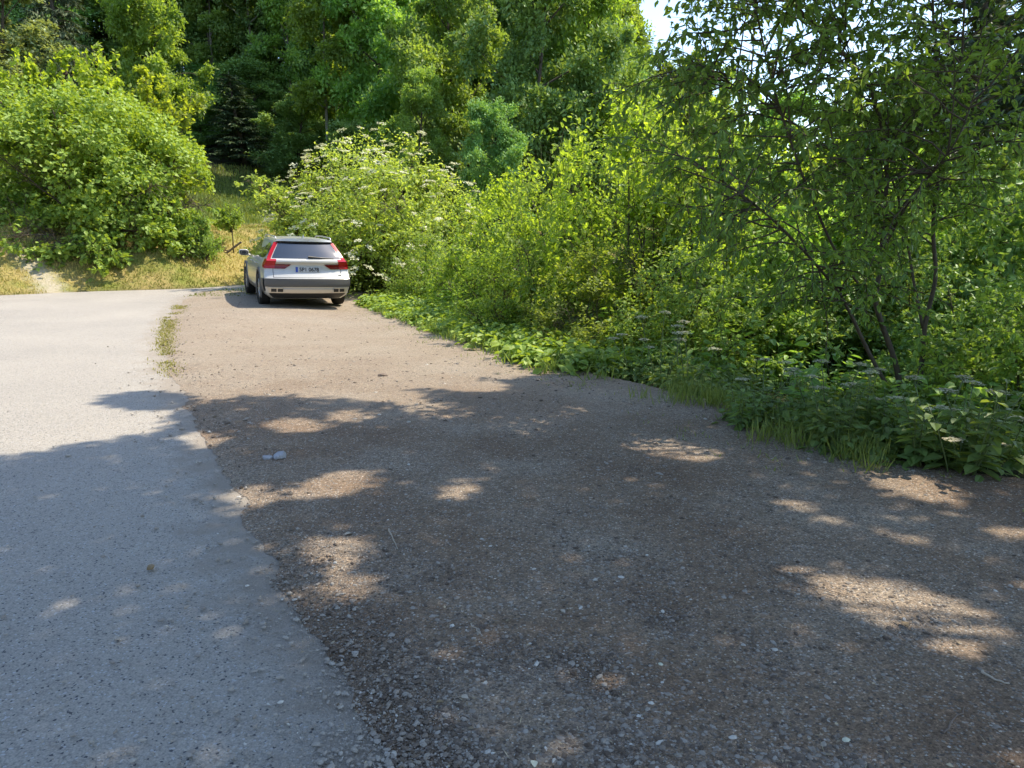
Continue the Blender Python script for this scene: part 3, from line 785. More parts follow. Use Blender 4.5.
def shade_keep(P, rng, strict=True):
    k = P[:, 2] / SUN[2]
    gxx, gyy = P[:, 0] - SUN[0] * k, P[:, 1] - SUN[1] * k
    px, py, dep = proj(gxx, gyy, np.zeros(len(gxx)))
    keep = np.ones(len(P), bool)
    front = gyy > .5
    for cx, cy, rx, ry_, sl in DAP:
        dx, dy = px - cx, py - cy - sl * (px - cx)
        mg = 2.2 + .017 * np.clip(cy - 360, 0, 400)
        q = (dx / (rx + 2 * mg)) ** 2 + (dy / (ry_ + mg)) ** 2
        keep &= ~(front & (q < (.55 if strict is None else 1) * rng.uniform(.75, 1.1, len(P))))
    lim = np.interp(px, EDGE[:, 0], EDGE[:, 1])
    blob = ((px - 145) / 46) ** 2 + ((py - 401) / 9) ** 2 < 1
    bad = front & (py < lim + rng.normal(0, 2.5, len(P))) & ~blob
    if strict is None: pass
    elif strict: keep &= ~(bad & (gxx < XV(gyy)))
    else: keep &= ~(bad & (px < 500))
    return keep

def roadside_tree():
    """the forked dark tree at the right: stems traced where the photo shows them, 7 m away"""
    rng = np.random.default_rng(77)
    wood, lv = MB(), Leaves()
    A = lambda l, Y: np.array([at_depth(px, py, Y + dy) for px, py, dy in l])
    base = at_depth(905, 405, 7.55)
    stems = [
        (A([(903, 408, 0), (897, 365, 0), (882, 325, -.05), (874, 300, -.05), (879, 280, 0), (884, 220, .05), (889, 155, 0), (872, 85, -.1), (842, 52, -.2), (815, 28, -.35), (770, -25, -.6), (720, -90, -.9)], 7.55), .058, .02),
        (A([(890, 157, 0), (915, 130, .1), (950, 105, .2), (962, 70, .3), (965, -20, .3), (975, -150, .4)], 7.55), .034, .014),
        (A([(898, 405, 0), (868, 352, -.1), (850, 312, -.2), (835, 286, -.35), (787, 232, -.6), (745, 196, -.8), (708, 172, -1.0)], 7.5), .04, .01),
        (A([(916, 402, 0), (922, 366, .1), (924, 326, .15), (931, 300, .2), (937, 275, .2), (931, 220, .3), (945, 150, .4), (935, 60, .5), (930, -60, .5), (935, -180, .4)], 7.6), .055, .018),
        (A([(923, 328, .15), (914, 285, .2), (908, 245, .3), (898, 190, .5), (860, 110, .7), (840, 10, .8), (830, -100, .8)], 7.6), .03, .01),
        (A([(872, 300, -.05), (835, 255, -.4), (800, 170, -.5), (775, 95, -.5), (760, 30, -.5), (742, -60, -.4), (735, -140, -.2)], 7.5), .026, .01),
        (A([(879, 262, 0), (900, 215, -.4), (925, 180, -.8), (960, 140, -1.2), (985, 60, -1.4)], 7.5), .022, .008),
        (A([(886, 200, 0), (845, 160, -.2), (790, 120, -.3), (735, 85, -.3), (700, 70, -.3)], 7.5), .022, .008)]
    subs = []
    for pts, ra, rb in stems:
        n = len(pts); ts = np.linspace(0, n - 1, n * 4)
        pts2 = np.stack([np.interp(ts, np.arange(n), pts[:, c]) for c in range(3)], 1)
        for _ in range(3): pts2[1:-1] = (pts2[:-2] + pts2[1:-1] * 2 + pts2[2:]) / 4
        wood.tube(pts2, np.linspace(ra, rb, len(pts2)) * .52, 8)
        subs.append(pts2)
    for si, pts2 in enumerate(subs):
        ln = np.sum(np.linalg.norm(np.diff(pts2, axis=0), axis=1))
        for j in range(int(ln * 15)):
            t = rng.uniform({0: .42, 3: .5, 2: .36, 4: .35, 5: .3}.get(si, .15), 1)
            p, dd = along(pts2, t)
            td = dd * .35 + rand_unit(rng, 1)[0] * np.array([1, 1, .5]) + np.array([-.12, 0, .05])
            tw = path(rng, p, td, rng.uniform(.5, 1.15), 6, -.35, .35)
            wood.tube(tw, np.linspace(.009, .002, 7), 4, False)
            tb = rng.random()
            for m in range(4):
                p2, d2 = along(tw, rng.uniform(.25, 1))
                sw = path(rng, p2, d2 * .6 + rand_unit(rng, 1)[0] * .7, rng.uniform(.2, .5), 4, -.5, .3)
                wood.tube(sw, np.linspace(.004, .0015, 5), 3, False)
                lv.twig(rng, sw, 12, .078, .034, .4, .0, np.clip(tb + rng.normal(0, .2), 0, 1), .75, .8)
            lv.twig(rng, tw, 9, .078, .034, .4, .3, tb, .75, .8)
    root = empty('roadside_tree', (base[0], base[1], T1(base[0], base[1]) - .03))
    off = np.array(root.location)
    P, D, N, Ls, Ws, t = lv.get()
    k = P[:, 2] > .5
    w = wood.build('trunk', [M['bark']], root, True)
    for v in (w.data,):
        co = np.empty(len(v.vertices) * 3, np.float32); v.vertices.foreach_get('co', co); v.vertices.foreach_set('co', (co.reshape(-1, 3) - off).ravel())
    leaf_obj('crown', P[k] - off, D[k], N[k], Ls[k], Ws[k], t[k], M['leaf_tree'], root, 6)
    tag(root, 'dark forked roadside tree with several bending stems at the right gravel edge', 'tree')
roadside_tree()

def shade_trees(trees):
    """tall verge trees outside the photo, right of and behind the camera; their crowns throw the foreground shade"""
    rng = np.random.default_rng(91)
    n = 165000
    g = np.stack([rng.uniform(-5, 9.5, n), rng.uniform(-1.5, 9.5, n)], 1)
    g = g[(g[:, 0] < XV(g[:, 1]) + 3.5) & (rng.random(len(g)) < np.where((g[:, 0] > XV(g[:, 1]) + .3) & (fbm(g[:, 0] * 1.1, g[:, 1] * 1.1, 66) > .02), .12, 1) * np.where(g[:, 0] < XE(g[:, 1]) + .3, 1.0, .72 + .28 * (vnoise(g[:, 0] * .9, g[:, 1] * .9, 61) > .28)))]
    n = len(g); z = rng.uniform(6.2, 10.4, n)
    P = np.stack([g[:, 0] + SUN[0] / SUN[2] * z, g[:, 1] + SUN[1] / SUN[2] * z, z], 1)
    vx, vy, dep = proj(P[:, 0], P[:, 1], P[:, 2])
    P = P[shade_keep(P, rng, True) & ~((P[:, 1] > .3) & (dep > .25) & (vx > -80) & (vx < 1100) & (vy > -60))]
    xy = np.array([[t[0], t[1]] for t in trees])
    own = np.argmin(np.linalg.norm(P[:, None, :2] - xy[None], axis=2) + rng.normal(0, .35, (len(P), len(xy))), 1)
    for i, (X, Y, label) in enumerate(trees):
        Q = P[own == i]; z0 = T1(X, Y) - .05; off = np.array([X, Y, z0])
        wood = MB()
        tr = path(rng, (0, 0, 0), (-.02, .02, 1), 9.6, 12, .1, .05)
        wood.tube(tr, np.linspace(.17, .03, 13), 9)
        for k in range(20):
            tip = Q[rng.integers(0, len(Q))] - off
            p, _ = along(tr, np.clip((tip[2] - 1.4) / 9.6, .35, .97))
            m = (p + tip) / 2 + np.array([0, 0, .4]) + rng.normal(0, .15, 3)
            wood.tube([p, p * .6 + m * .4 + .1, m, m * .4 + tip * .6, tip], np.linspace(.026, .005, 5), 5)
        root = empty('verge_tree', (X, Y, z0)); n = len(Q)
        wood.build('trunk', [M['bark']], root, True)
        s = rng.uniform(.7, 1.2, n)
        leaf_obj('crown', Q - off, rand_unit(rng, n) + np.array([0, 0, -.4]), unit(rand_unit(rng, n) * .45 + SUN), .135 * s, .09 * s, rng.random(n), M['leaf_shade'], root, 4)
        tag(root, label, 'tree', 'tall verge trees beside the camera')
shade_trees([(8.8, 10.6, 'verge tree just beyond the right picture edge, farthest along the gravel'), (7.2, 7.4, 'verge tree just beyond the right picture edge leaning over the gravel'),
             (6.5, 4.4, 'verge tree a few steps ahead of the camera on its right'), (5.9, 1.2, 'verge tree level with the camera on its right'),
             (10.2, 7.4, 'verge tree standing deeper in the bank right of the gravel'), (9.8, 3.4, 'verge tree standing deeper in the bank right of the camera')])

# ------------------------------------------------------------------ wooded hillside
tA = make_tree('broadleaf_tree', 51, 12, 3.6, .12, 22, 100, 70000, .20, .13, M['leaf_mid'], M['bark'], (.7, 1.25), flat=.8)
tB = make_tree('broadleaf_tree', 52, 12, 3.4, .10, 24, 95, 64000, .20, .12, M['leaf_fresh'], M['bark'], (.6, 1.1), flat=.8)
tC = make_tree('broadleaf_tree', 53, 12, 4.0, .08, 24, 110, 74000, .20, .13, M['leaf_dark'], M['bark'], (.7, 1.3), flat=.8)
tD = make_tree('forest_tree', 54, 15, 2.3, .30, 20, 64, 32000, .20, .14, M['leaf_mid'], M['bark_pale'], (.55, 1.0), r0=.12)
tS = make_spruce('spruce', 55, 14, 2.9, M['needle'])
HT = dict(A=(tA, 12, 3.6), B=(tB, 12, 3.4), C=(tC, 12, 4.0), D=(tD, 15, 2.3), S=(tS, 14, 2.9))
FOREST = [  # kind, px, distance, top row, crown radius, material, label
    ('B', 22, 37, -60, 3.3, 'leaf_grey', 'grey-green tree filling the top left corner of the hillside'),
    ('C', -40, 33, -40, 3.3, 'leaf_mid', 'mid-green tree cut by the left picture edge behind the bank bush'),
    ('S', 84, 47, -120, 3.0, 'needle_grey', 'dark spruce between the grey-green corner tree and the bright slope tree'),
    ('A', 168, 40, -70, 2.9, 'leaf_fresh', 'tall bright green tree on the slope above the bank bush'),
    ('C', 208, 52, 92, 2.6, 'leaf_dark', 'low dark tree at the foot of the wood left of the shaded meadow'),
    ('S', 250, 51, 70, 3.0, 'needle', 'broad dark spruce low at the wood edge over the shaded meadow'),
    ('C', 300, 49, 84, 3.0, 'leaf_dark', 'dark low-branched tree at the wood edge above the flowering elder'),
    ('C', 228, 55, 60, 3.2, 'leaf_dark', 'dark bushy tree closing the gap behind the low dark tree at the meadow'),
    ('C', 268, 54, 62, 3.2, 'leaf_dark', 'dark bushy tree closing the gap behind the broad dark spruce'),
    ('C', 244, 60, -60, 4.4, 'leaf_dark', 'shadowy tree rising behind the broad dark spruce'),
    ('D', 226, 56, -120, 2.2, 'leaf_mid', 'slender pale-trunked tree above the low dark tree'),
    ('D', 262, 56, -140, 2.3, 'leaf_dark', 'slender pale-trunked tree above the broad dark spruce'),
    ('D', 296, 54, -110, 2.3, 'leaf_mid', 'slender tree in the middle of the dark wood'),
    ('D', 334, 47, -130, 2.4, 'leaf_fresh', 'slender light-leaved tree left of the great oak-like tree'),
    ('A', 385, 46, -110, 3.6, 'leaf_mid', 'great mid-green broadleaf tree above the flowering elder'),
    ('B', 421, 37, 68, 1.9, 'leaf_mid', 'small sunlit ash above the top of the flowering elder'),
    ('C', 360, 40, 118, 2.2, 'leaf_dark', 'low dark tree just behind the flowering elder'),
    ('C', 458, 44, -60, 3.2, 'leaf_mid', 'dense green tree between the great broadleaf tree and the dark giant'),
    ('C', 528, 38, -90, 3.9, 'leaf_dark', 'dark giant broadleaf tree with the deepest shade above the lime-green shrubs'),
    ('C', 500, 33, 95, 2.1, 'leaf_dark', 'lower dark tree directly behind the yellow-green upright shrub'),
    ('A', 590, 41, -60, 3.1, 'leaf_fresh', 'bright green tree right of the dark giant'),
    ('B', 604, 46, -22, 1.7, 'leaf_fresh', 'light green tree at the left end of the patch of sky'),
    ('A', 676, 47, 46, 2.7, 'leaf_fresh', 'light green tree whose top steps down under the patch of sky'),
    ('B', 716, 48, 72, 2.6, 'leaf_fresh', 'lower light green tree under the patch of sky'),
    ('C', 765, 50, 88, 3.4, 'leaf_mid', 'distant tree low behind the roadside tree on its left'),
    ('A', 830, 50, 90, 3.4, 'leaf_mid', 'distant tree low behind the roadside tree near its fork'),
    ('C', 895, 42, 66, 3.4, 'leaf_dark', 'distant dark tree behind the right side of the roadside tree'),
]
for i, (k, px, Y, yt, rad, lm, lab) in enumerate(FOREST):
    pr, h0, r0 = HT[k]
    if k in 'ABC': rad = max(rad, .80 * r0 * (at_depth(px, yt, Y)[2] - T1(at_depth(px, 232, Y)[0], Y)) / h0)
    place_top(pr, h0, r0, px, Y, yt, rad, lab, 'spruce' if k == 'S' else 'tree', rz=i * 2.1, leafm=M[lm], group='trees on the wooded hillside')
for px, Y, yt, rad, lm, lab in [(978, 23, -110, 2.9, 'needle', 'dark spruce between the two grey-green weeping spruces'), (1030, 26, -90, 3.2, 'needle', 'dark spruce behind the tall weeping spruce at the right edge'), (1000, 19, -90, 2.9, 'needle_grey', 'tall weeping spruce with grey-green curtains of needles at the right picture edge'),
                                (1062, 18.5, -120, 2.3, 'needle', 'dark spruce cut by the right picture edge'),
                                (950, 26, -30, 2.6, 'needle_grey', 'grey-green spruce farther off left of the tall weeping spruce')]:
    place_top(tS, 14, 2.9, px, Y, yt, rad, lab, 'spruce', rz=px, leafm=M[lm], group='spruces at the right')
rng = np.random.default_rng(99)
for i in range(52):                          # deeper rows of the wood, seen only as gaps fill
    px = -80 + 15.0 * i + rng.uniform(-8, 8); Y = rng.uniform(54, 70)
    yt = rng.uniform(-190, -60) if px < 560 else (-10 + (px - 560) * .62)
    k = 'DSCD'[i % 4]
    pr, h0, r0 = HT[k]
    place_top(pr, h0, r0, px, Y, yt, 3.4, 'shadowy tree deep in the wood behind the front rows of trees', 'tree', rz=i, leafm=M['needle' if k == 'S' else 'leaf_dark'], group='deep rows of the wood')

# ------------------------------------------------------------------ grass and low cover
def grass_blades(name, x, y, h, w, seed, material, label, lean=.5, tintf=None, n_extra=1):
    rng = np.random.default_rng(seed); n = len(x)
    z = T(x, y) - .02
    a = rng.uniform(0, 6.283, n)
    D = unit(np.stack([np.cos(a) * lean * rng.random(n), np.sin(a) * lean * rng.random(n), np.ones(n)], 1))
    N = unit(np.stack([np.cos(a + rng.normal(0, .5, n)), np.sin(a + rng.normal(0, .5, n)), np.full(n, .25)], 1))
    P = np.stack([x, y, z], 1)
    t = rng.random(n) if tintf is None else np.clip(tintf + rng.uniform(-.25, .25, n), 0, 1)
    o = leaf_obj(name, P, D, N, h, w, t, material, None, 4)
    o['kind'] = 'stuff'; o['label'] = label; o['category'] = 'grass'
    return o

rng = np.random.default_rng(7)
n = 110000
x = rng.uniform(-20, -4.5, n); y = rng.uniform(15, 31, n)
s = np.where(x < XO(y), dist_poly(x, y, O), 0)
k = (s > .02) & (s < 7) & (rng.random(n) < dry_f(x, y) + .05) & (rng.random(n) > bare_f(x, y) * .95)
x, y, s = x[k], y[k], s[k]
patch = sstep(-.25, .3, fbm(x * .55, y * .55, 12)) * .8 + .15 - .45 * np.exp(-s / .5)
grass_blades('grass', x, y, rng.uniform(.03, .13, len(x)), rng.uniform(.014, .03, len(x)), 1, M['grass_dry'], 'sun-bleached yellow grass on the bank behind the road', .9, patch)
n = 60000
x = rng.uniform(-19, 4, n); y = rng.uniform(25, 52, n)
s = np.where(x < XO(y), dist_poly(x, y, O), 0)
k = (s > 3.6) & (s < 20) & (rng.random(n) < 1 - dry_f(x, y))
grass_blades('grass', x[k], y[k], rng.uniform(.12, .35, k.sum()), rng.uniform(.03, .06, k.sum()), 2, M['grass_green'], 'darker green meadow grass between the bank crest and the wood', .8)
# strip along the asphalt edge
n = 6500
y = rng.uniform(8.2, 17.5, n); x = XE(y) + rng.normal(.03, .09, n)
k = (fbm(x * 1.5, y * 1.2, 17) > -.12) & (rng.random(n) < sstep(8, 10, y))
x, y = x[k], y[k]
grass_blades('grass', x, y, rng.uniform(.025, .075, len(x)), rng.uniform(.008, .017, len(x)), 3, M['grass_dry'], 'thin strip of short grass between asphalt and gravel', 1.6, np.full(len(x), .28))
n = 700
y = rng.uniform(19.5, 22.2, n); x = rng.uniform(-8.3, -6.8, n)
grass_blades('grass', x, y, rng.uniform(.04, .10, n), rng.uniform(.012, .025, n), 13, M['grass_green'], 'small green patch of grass in front of the parked car', 1.2)

def band(rng, n, y0, y1, r0, r1):
    y = rng.uniform(y0, y1, n); x = XV(y)
    t = 1e-2
    dx, dy = XV(y + t) - XV(y - t), 2 * t
    L_ = np.hypot(dx, dy); r = r0 + (r1 - r0) * rng.random(n)
    return x + dy / L_ * r, y - dx / L_ * r, r

# grass tufts at the verge in front of the roadside tree
rng = np.random.default_rng(15)
x0, y0, r = band(rng, 85, 4.6, 7.6, -.2, .7)
k = fbm(x0 * 1.2, y0 * 1.2, 33) > .0
x0, y0 = x0[k], y0[k]
m = 42
x = np.repeat(x0, m) + rng.normal(0, .07, len(x0) * m); y = np.repeat(y0, m) + rng.normal(0, .07, len(x0) * m)
grass_blades('grass', x, y, rng.uniform(.04, .27, len(x)), rng.uniform(.005, .011, len(x)), 4, M['grass_green'], 'long green grass tufts along the shaded verge by the roadside tree', .9)
x0, y0, r = band(rng, 90, 8.2, 19, -.2, .4)
x = np.repeat(x0, 26) + rng.normal(0, .1, len(x0) * 26); y = np.repeat(y0, 26) + rng.normal(0, .1, len(x0) * 26)
grass_blades('grass', x, y, rng.uniform(.08, .28, len(x)), rng.uniform(.01, .022, len(x)), 5, M['grass_green'], 'grass tufts along the sunlit verge beyond the roadside tree', 1.)

x0, y0, r = band(rng, 150, 4.2, 18, -.75, .1)
x = np.repeat(x0, 14) + rng.normal(0, .05, len(x0) * 14); y = np.repeat(y0, 14) + rng.normal(0, .05, len(x0) * 14)
grass_blades('grass', x, y, rng.uniform(.02, .09, len(x)), rng.uniform(.005, .012, len(x)), 6, M['grass_green'], 'tiny weeds and grass shoots thinning out onto the gravel', 1.8)

def cover(name, seed, x, y, hgt, L, W, per, material, label, cat):
    """low broad-leaved ground cover: many leaves on short stalks"""
    rng = np.random.default_rng(seed); n = len(x)
    z = T(x, y) - .02
    wood = MB()
    P = np.repeat(np.stack([x, y, z], 1), per, 0); m = len(P)
    a = rng.uniform(0, 6.283, m); rr = rng.random(m) ** .6
    hh = np.repeat(hgt, per) * rng.uniform(.25, 1.0, m)
    P = P + np.stack([np.cos(a) * rr * .16, np.sin(a) * rr * .16, hh], 1)
    D = unit(np.stack([np.cos(a), np.sin(a), rng.uniform(-.55, .15, m)], 1))
    N = unit(np.stack([-.25 * np.cos(a), -.25 * np.sin(a), np.ones(m)], 1) + rng.normal(0, .3, (m, 3)))
    s = rng.uniform(.55, 1.15, m) * np.repeat(rng.uniform(.7, 1.15, n), per)
    t = np.clip(np.repeat(rng.random(n), per) * .5 + rng.uniform(0, .5, m), 0, 1)
    v, q, k = leaf_geo(P, D, N, L * s, W * s, 6)
    wv = MB(); wv.add(v, q); tt_ = [np.repeat(t, k)]
    for i in range(n):
        wv.tube([(x[i], y[i], z[i] - .02), (x[i] + rng.normal(0, .02), y[i] + rng.normal(0, .02), z[i] + hgt[i] * .9)], [.005, .003], 3, False)
    tot = sum(len(a_) for a_ in wv.v)
    tint = np.concatenate([np.repeat(t, k), np.full(tot - len(v), .3)])
    o = wv.build(name, [material], None, False, tint)
    o['kind'] = 'stuff'; o['label'] = label; o['category'] = cat
rng = np.random.default_rng(16)
x, y, r = band(rng, 900, 8.6, 20.5, -.12, 1.5)
cover('ground_cover', 1, x, y, .10 + .22 * rng.random(900) + .12 * np.clip(r, 0, 9), .135, .115, 12, M['leaf_cover'], 'low broad-leaved green ground cover along the sunny gravel edge', 'ground cover')
x, y, r = band(rng, 1300, 4.4, 9.2, .0, 2.6); k_ = fbm(x * 1.4, y * 1.4, 71) > -.12; x, y, r = x[k_][:800], y[k_][:800], r[k_][:800]; assert len(x) == 800
cover('ground_cover', 2, x, y, .04 + .24 * rng.random(800) ** 1.6 + .10 * r, .10, .06, 11, M['leaf_nettle'], 'shaded nettle-like ground cover under the roadside tree', 'ground cover')
x, y, r = band(rng, 1500, 6.0, 22, 1.4, 6.0)
cover('ground_cover', 3, x, y, .15 + .75 * rng.random(1500) ** 1.5, .15, .09, 12, M['leaf_mid'], 'dense leafy undergrowth filling the bank between the shrubs', 'undergrowth')

# --- single verge plants: nettle-like plants and white umbels
def make_nettle(seed):
    rng = np.random.default_rng(seed); lv = Leaves(); st = MB()
    for k in range(6):
        a = rng.uniform(0, 6.283)
        p = path(rng, (math.cos(a) * .07, math.sin(a) * .07, -.02), (math.cos(a) * .25, math.sin(a) * .25, 1), rng.uniform(.4, .7), 6, .0, .12)
        st.tube(p, np.linspace(.006, .003, 7), 5)
        for t in np.linspace(.2, 1, 8):
            q, d = along(p, t); az = rng.uniform(0, 6.283)
            for s in (0, math.pi):
                dd = np.array([math.cos(az + s), math.sin(az + s), -.15])
                lv.P.append((q + dd * .01)[None]); lv.D.append(dd[None]); lv.N.append(np.array([[0, 0, 1.]]) + rng.normal(0, .2, (1, 3)))
                L_ = .14 * (1.1 - .5 * t) * rng.uniform(.85, 1.15); lv.L.append([L_]); lv.W.append([L_ * .62]); lv.t.append([rng.uniform(.2, 1)])
    root = empty('leafy_plant'); st.build('stem', [M['stem']], root, True)
    leaf_obj('foliage', *lv.get(), M['leaf_nettle'], root, 6)
    return root
nt_ = make_nettle(3)
NP = [(838, 452, 1.0, 'bright leafy plant at the verge just left of the fork of the roadside tree'), (880, 438, 1.15, 'taller leafy plant directly in front of the roadside tree stems'),
      (932, 470, 1.1, 'leafy plant at the gravel edge right of the roadside tree base'), (968, 478, 1.25, 'broad leafy plant at the gravel edge beside the sunlit patch'),
      (1003, 470, 1.2, 'leafy plant nearest the right picture edge at the verge'), (905, 448, .9, 'short leafy plant tucked between the two leafy plants before the stems'),
      (745, 432, .8, 'small leafy plant at the start of the shaded verge left of the grass tufts')]
for i, (px, py, sc, lab) in enumerate(NP):
    sc *= .85; X_, Y_ = unproj(px, py); place(nt_, X_, Y_ + .1, i * 1.7, sc, sc, lab, 'plant', 'leafy verge plants')

def make_umbel(seed):
    rng = np.random.default_rng(seed); st = MB(); lv = Leaves(); fl = []
    root = empty('cow_parsley')
    for k in range(4):
        a = k * 1.6 + rng.uniform(0, .6)
        p = path(rng, (math.cos(a) * .03, math.sin(a) * .03, -.03), (math.cos(a) * .3, math.sin(a) * .3, 1), rng.uniform(.65, 1.0), 7, .15, .1)
        st.tube(p, np.linspace(.007, .004, 8), 5)
        c = p[-1]; bp = []
        for j in range(11):
            b = j * 2.4; q = .062 * math.sqrt(j / 11)
            tip = c + np.array([math.cos(b) * q, math.sin(b) * q, .05 - q * q * 6])
            st.tube([c, tip], [.002, .001], 3, False)
            bp.append(tip + rng.normal(0, .011, (13, 3)) * np.array([1, 1, .4]))
        bp = np.concatenate(bp); m = len(bp)
        bn = np.array([0, 0, 1.]) + rng.normal(0, .25, (m, 3)); bd = rng.normal(0, 1, (m, 3)); bd[:, 2] *= .1
        leaf_obj('flower_head', bp, bd, bn, .017, .015, rng.random(m), M['flower'], root, 4)
        for t in (.25, .45, .65):
            q, d = along(p, t); az = rng.uniform(0, 6.283)
            fr = path(rng, q, (math.cos(az), math.sin(az), .2), .3, 4, -.5, .1)
            lv.twig(rng, fr, 34, .06, .022, .1, .1, .5, 1.0, 1.4)
    st.build('stem', [M['stem']], root, True); leaf_obj('foliage', *lv.get(), M['leaf_nettle'], root, 4)
    return root
um = make_umbel(4)
UM = [(668, 340, 8.3, 308, 'white umbel plant in half sun left of the dark roadside tree'), (695, 345, 8.0, 322, 'second white umbel plant in half sun right of the first'),
      (640, 350, 8.7, 330, 'low white umbel plant at the foot of the tallest lime-green shrub'),
      (838, 395, 6.4, 352, 'white umbel plant between the leaning stem and the leafy plants'), (868, 398, 6.15, 362, 'white umbel plant close in front of the forked stems'),
      (775, 385, 7.0, 356, 'white umbel plant before the dark shrub left of the roadside tree'), (965, 420, 5.6, 372, 'white umbel plant in shade right of the forked stems'),
      (1002, 420, 5.3, 380, 'large white umbel plant at the right picture edge'), (985, 440, 5.15, 425, 'short white umbel plant over the broad leafy plant at the edge'),
      (935, 410, 5.85, 392, 'white umbel plant just right of the right stem base')]
for i, (px, pb, Y, ytp, lab) in enumerate(UM):
    place_top(um, .95, .5, px, Y, ytp, .5, lab, 'plant', rz=i * .9, group='white umbel plants on the verge')

# ------------------------------------------------------------------ small things lying about
def rock(name, px, py, sx_, sy_, sz_, seed, m, label, cat='stone'):
    rng = np.random.default_rng(seed)
    bm = bmesh.new(); bmesh.ops.create_icosphere(bm, subdivisions=3, radius=1)
    pl = [(rand_unit(rng, 1)[0], rng.uniform(.55, .9)) for _ in range(9)]
    for v in bm.verts:
        p = np.array(v.co)
        for nrm, dd in pl:
            e = p @ nrm - dd
            if e > 0: p = p - nrm * e * .9
        p = p * (1 + .05 * rng.normal())
        v.co = (p[0] * sx_, p[1] * sy_, p[2] * sz_)
    me = bpy.data.meshes.new(name); bm.to_mesh(me); bm.free(); me.materials.append(m)
    o = bpy.data.objects.new(name, me); COL.objects.link(o)
    X_, Y_ = unproj(px, py); o.location = (X_, Y_, T1(X_, Y_) + .012 + sz_ * .35); o.rotation_euler = (0, 0, rng.uniform(0, 6))
    tag(o, label, cat)
rock('stone', 281, 459, .075, .05, .032, 1, M['stone'], 'flat grey stone on the gravel, larger of the pair near the asphalt edge')
rock('stone', 267, 460, .05, .038, .022, 2, M['stone'], 'flat grey stone on the gravel, smaller of the pair near the asphalt edge')
rock('stone', 846, 744, .014, .011, .008, 3, M['stone_pale'], 'pale yellowish pebble near the bottom right of the gravel')
rock('stone', 660, 668, .013, .010, .007, 4, M['stone_pale'], 'whitish pebble lying alone on the gravel right of the middle')
rock('soil_clod', 151, 571, .03, .022, .014, 5, M['clod'], 'tan crumb of dried soil on the shaded asphalt', 'soil clod')
rock('soil_clod', 383, 377, .06, .04, .03, 6, M['twig'], 'brown clod on the sunny gravel between the shadow streaks', 'soil clod')

def twig(pts, r, m, label, seed):
    rng = np.random.default_rng(seed); P = []
    for px, py in pts:
        X_, Y_ = unproj(px, py); P.append((X_, Y_, T1(X_, Y_) + .016 + r))
    P = np.array(P); ts = np.linspace(0, len(P) - 1, 8)
    Q = np.stack([np.interp(ts, np.arange(len(P)), P[:, c]) for c in range(3)], 1) + rng.normal(0, r * .8, (8, 3)) * np.array([1, 1, .2])
    mb = MB(); mb.tube(Q - Q[0], np.linspace(r, r * .5, 8), 6)
    o = mb.build('twig', [m], None, True); o.location = Q[0]; tag(o, label, 'twig')
twig([(982, 677), (992, 684), (1010, 690)], .006, M['twig_pale'], 'bleached bent twig at the right side of the gravel', 1)
twig([(389, 532), (398, 553)], .004, M['twig_pale'], 'thin pale twig on the gravel beside the round light patches', 2)
twig([(470, 627), (482, 640)], .003, M['twig_pale'], 'short straw-coloured twig near the middle of the gravel', 3)
twig([(943, 738), (955, 722), (965, 712)], .004, M['twig'], 'dark brown twig in the bottom right corner of the gravel', 4)
twig([(753, 632), (755, 650)], .004, M['twig'], 'short upright-looking brown twig below the large light patch', 5)
twig([(560, 618), (577, 620), (592, 618)], .004, M['twig'], 'dark thin twig right of the straw-coloured twig', 6)
twig([(770, 572), (800, 585), (850, 600)], .003, M['twig'], 'long thin dark twig above the large light patch', 7)

def dry_leaf(px, py, L_, label, seed, col='clod'):
    rng = np.random.default_rng(seed); X_, Y_ = unproj(px, py)
    n = 9; u = np.linspace(0, 1, n); w = np.sin(math.pi * np.clip(u, .02, .98)) ** .8 * .32; c = .22 * np.sin(u * 3) ; V2, q = [], []
    for layer in (0, .0015):
        for i in range(n):
            for sgn in (-1, 0, 1):
                V2.append((u[i] * L_, sgn * w[i] * L_, c[i] * L_ * .35 + abs(sgn) * .15 * L_ * w[i] * 2 + layer))
    for i in range(n - 1):
        for j in range(2):
            a = i * 3 + j; q.append((a, a + 1, a + 4, a + 3)); b = n * 3 + a; q.append((b, b + 3, b + 4, b + 1))
    o = build('dry_leaf', V2, q, None, [M[col]], smooth=True)
    o.location = (X_, Y_, T1(X_, Y_) + .018); o.rotation_euler = (rng.uniform(-.2, .2), rng.uniform(-.2, .2), rng.uniform(0, 6)); tag(o, label, 'leaf')
dry_leaf(345, 538, .05, 'pale curled dry leaf above the upper round light patch', 1, 'twig_pale')
dry_leaf(900, 626, .05, 'curled tan dry leaf inside the large light patch', 2, 'clod')
dry_leaf(533, 766, .035, 'pale green leaf lying at the bottom edge of the picture', 3, 'stone_pale')
dry_leaf(461, 701, .03, 'small whitish dry leaf on the gravel near the bottom centre', 4, 'twig_pale')
dry_leaf(444, 707, .03, 'small curled dry leaf left of the whitish one near the bottom centre', 5, 'clod')
dry_leaf(565, 617, .03, 'small pale dry leaf next to the dark thin twig', 6, 'twig_pale')

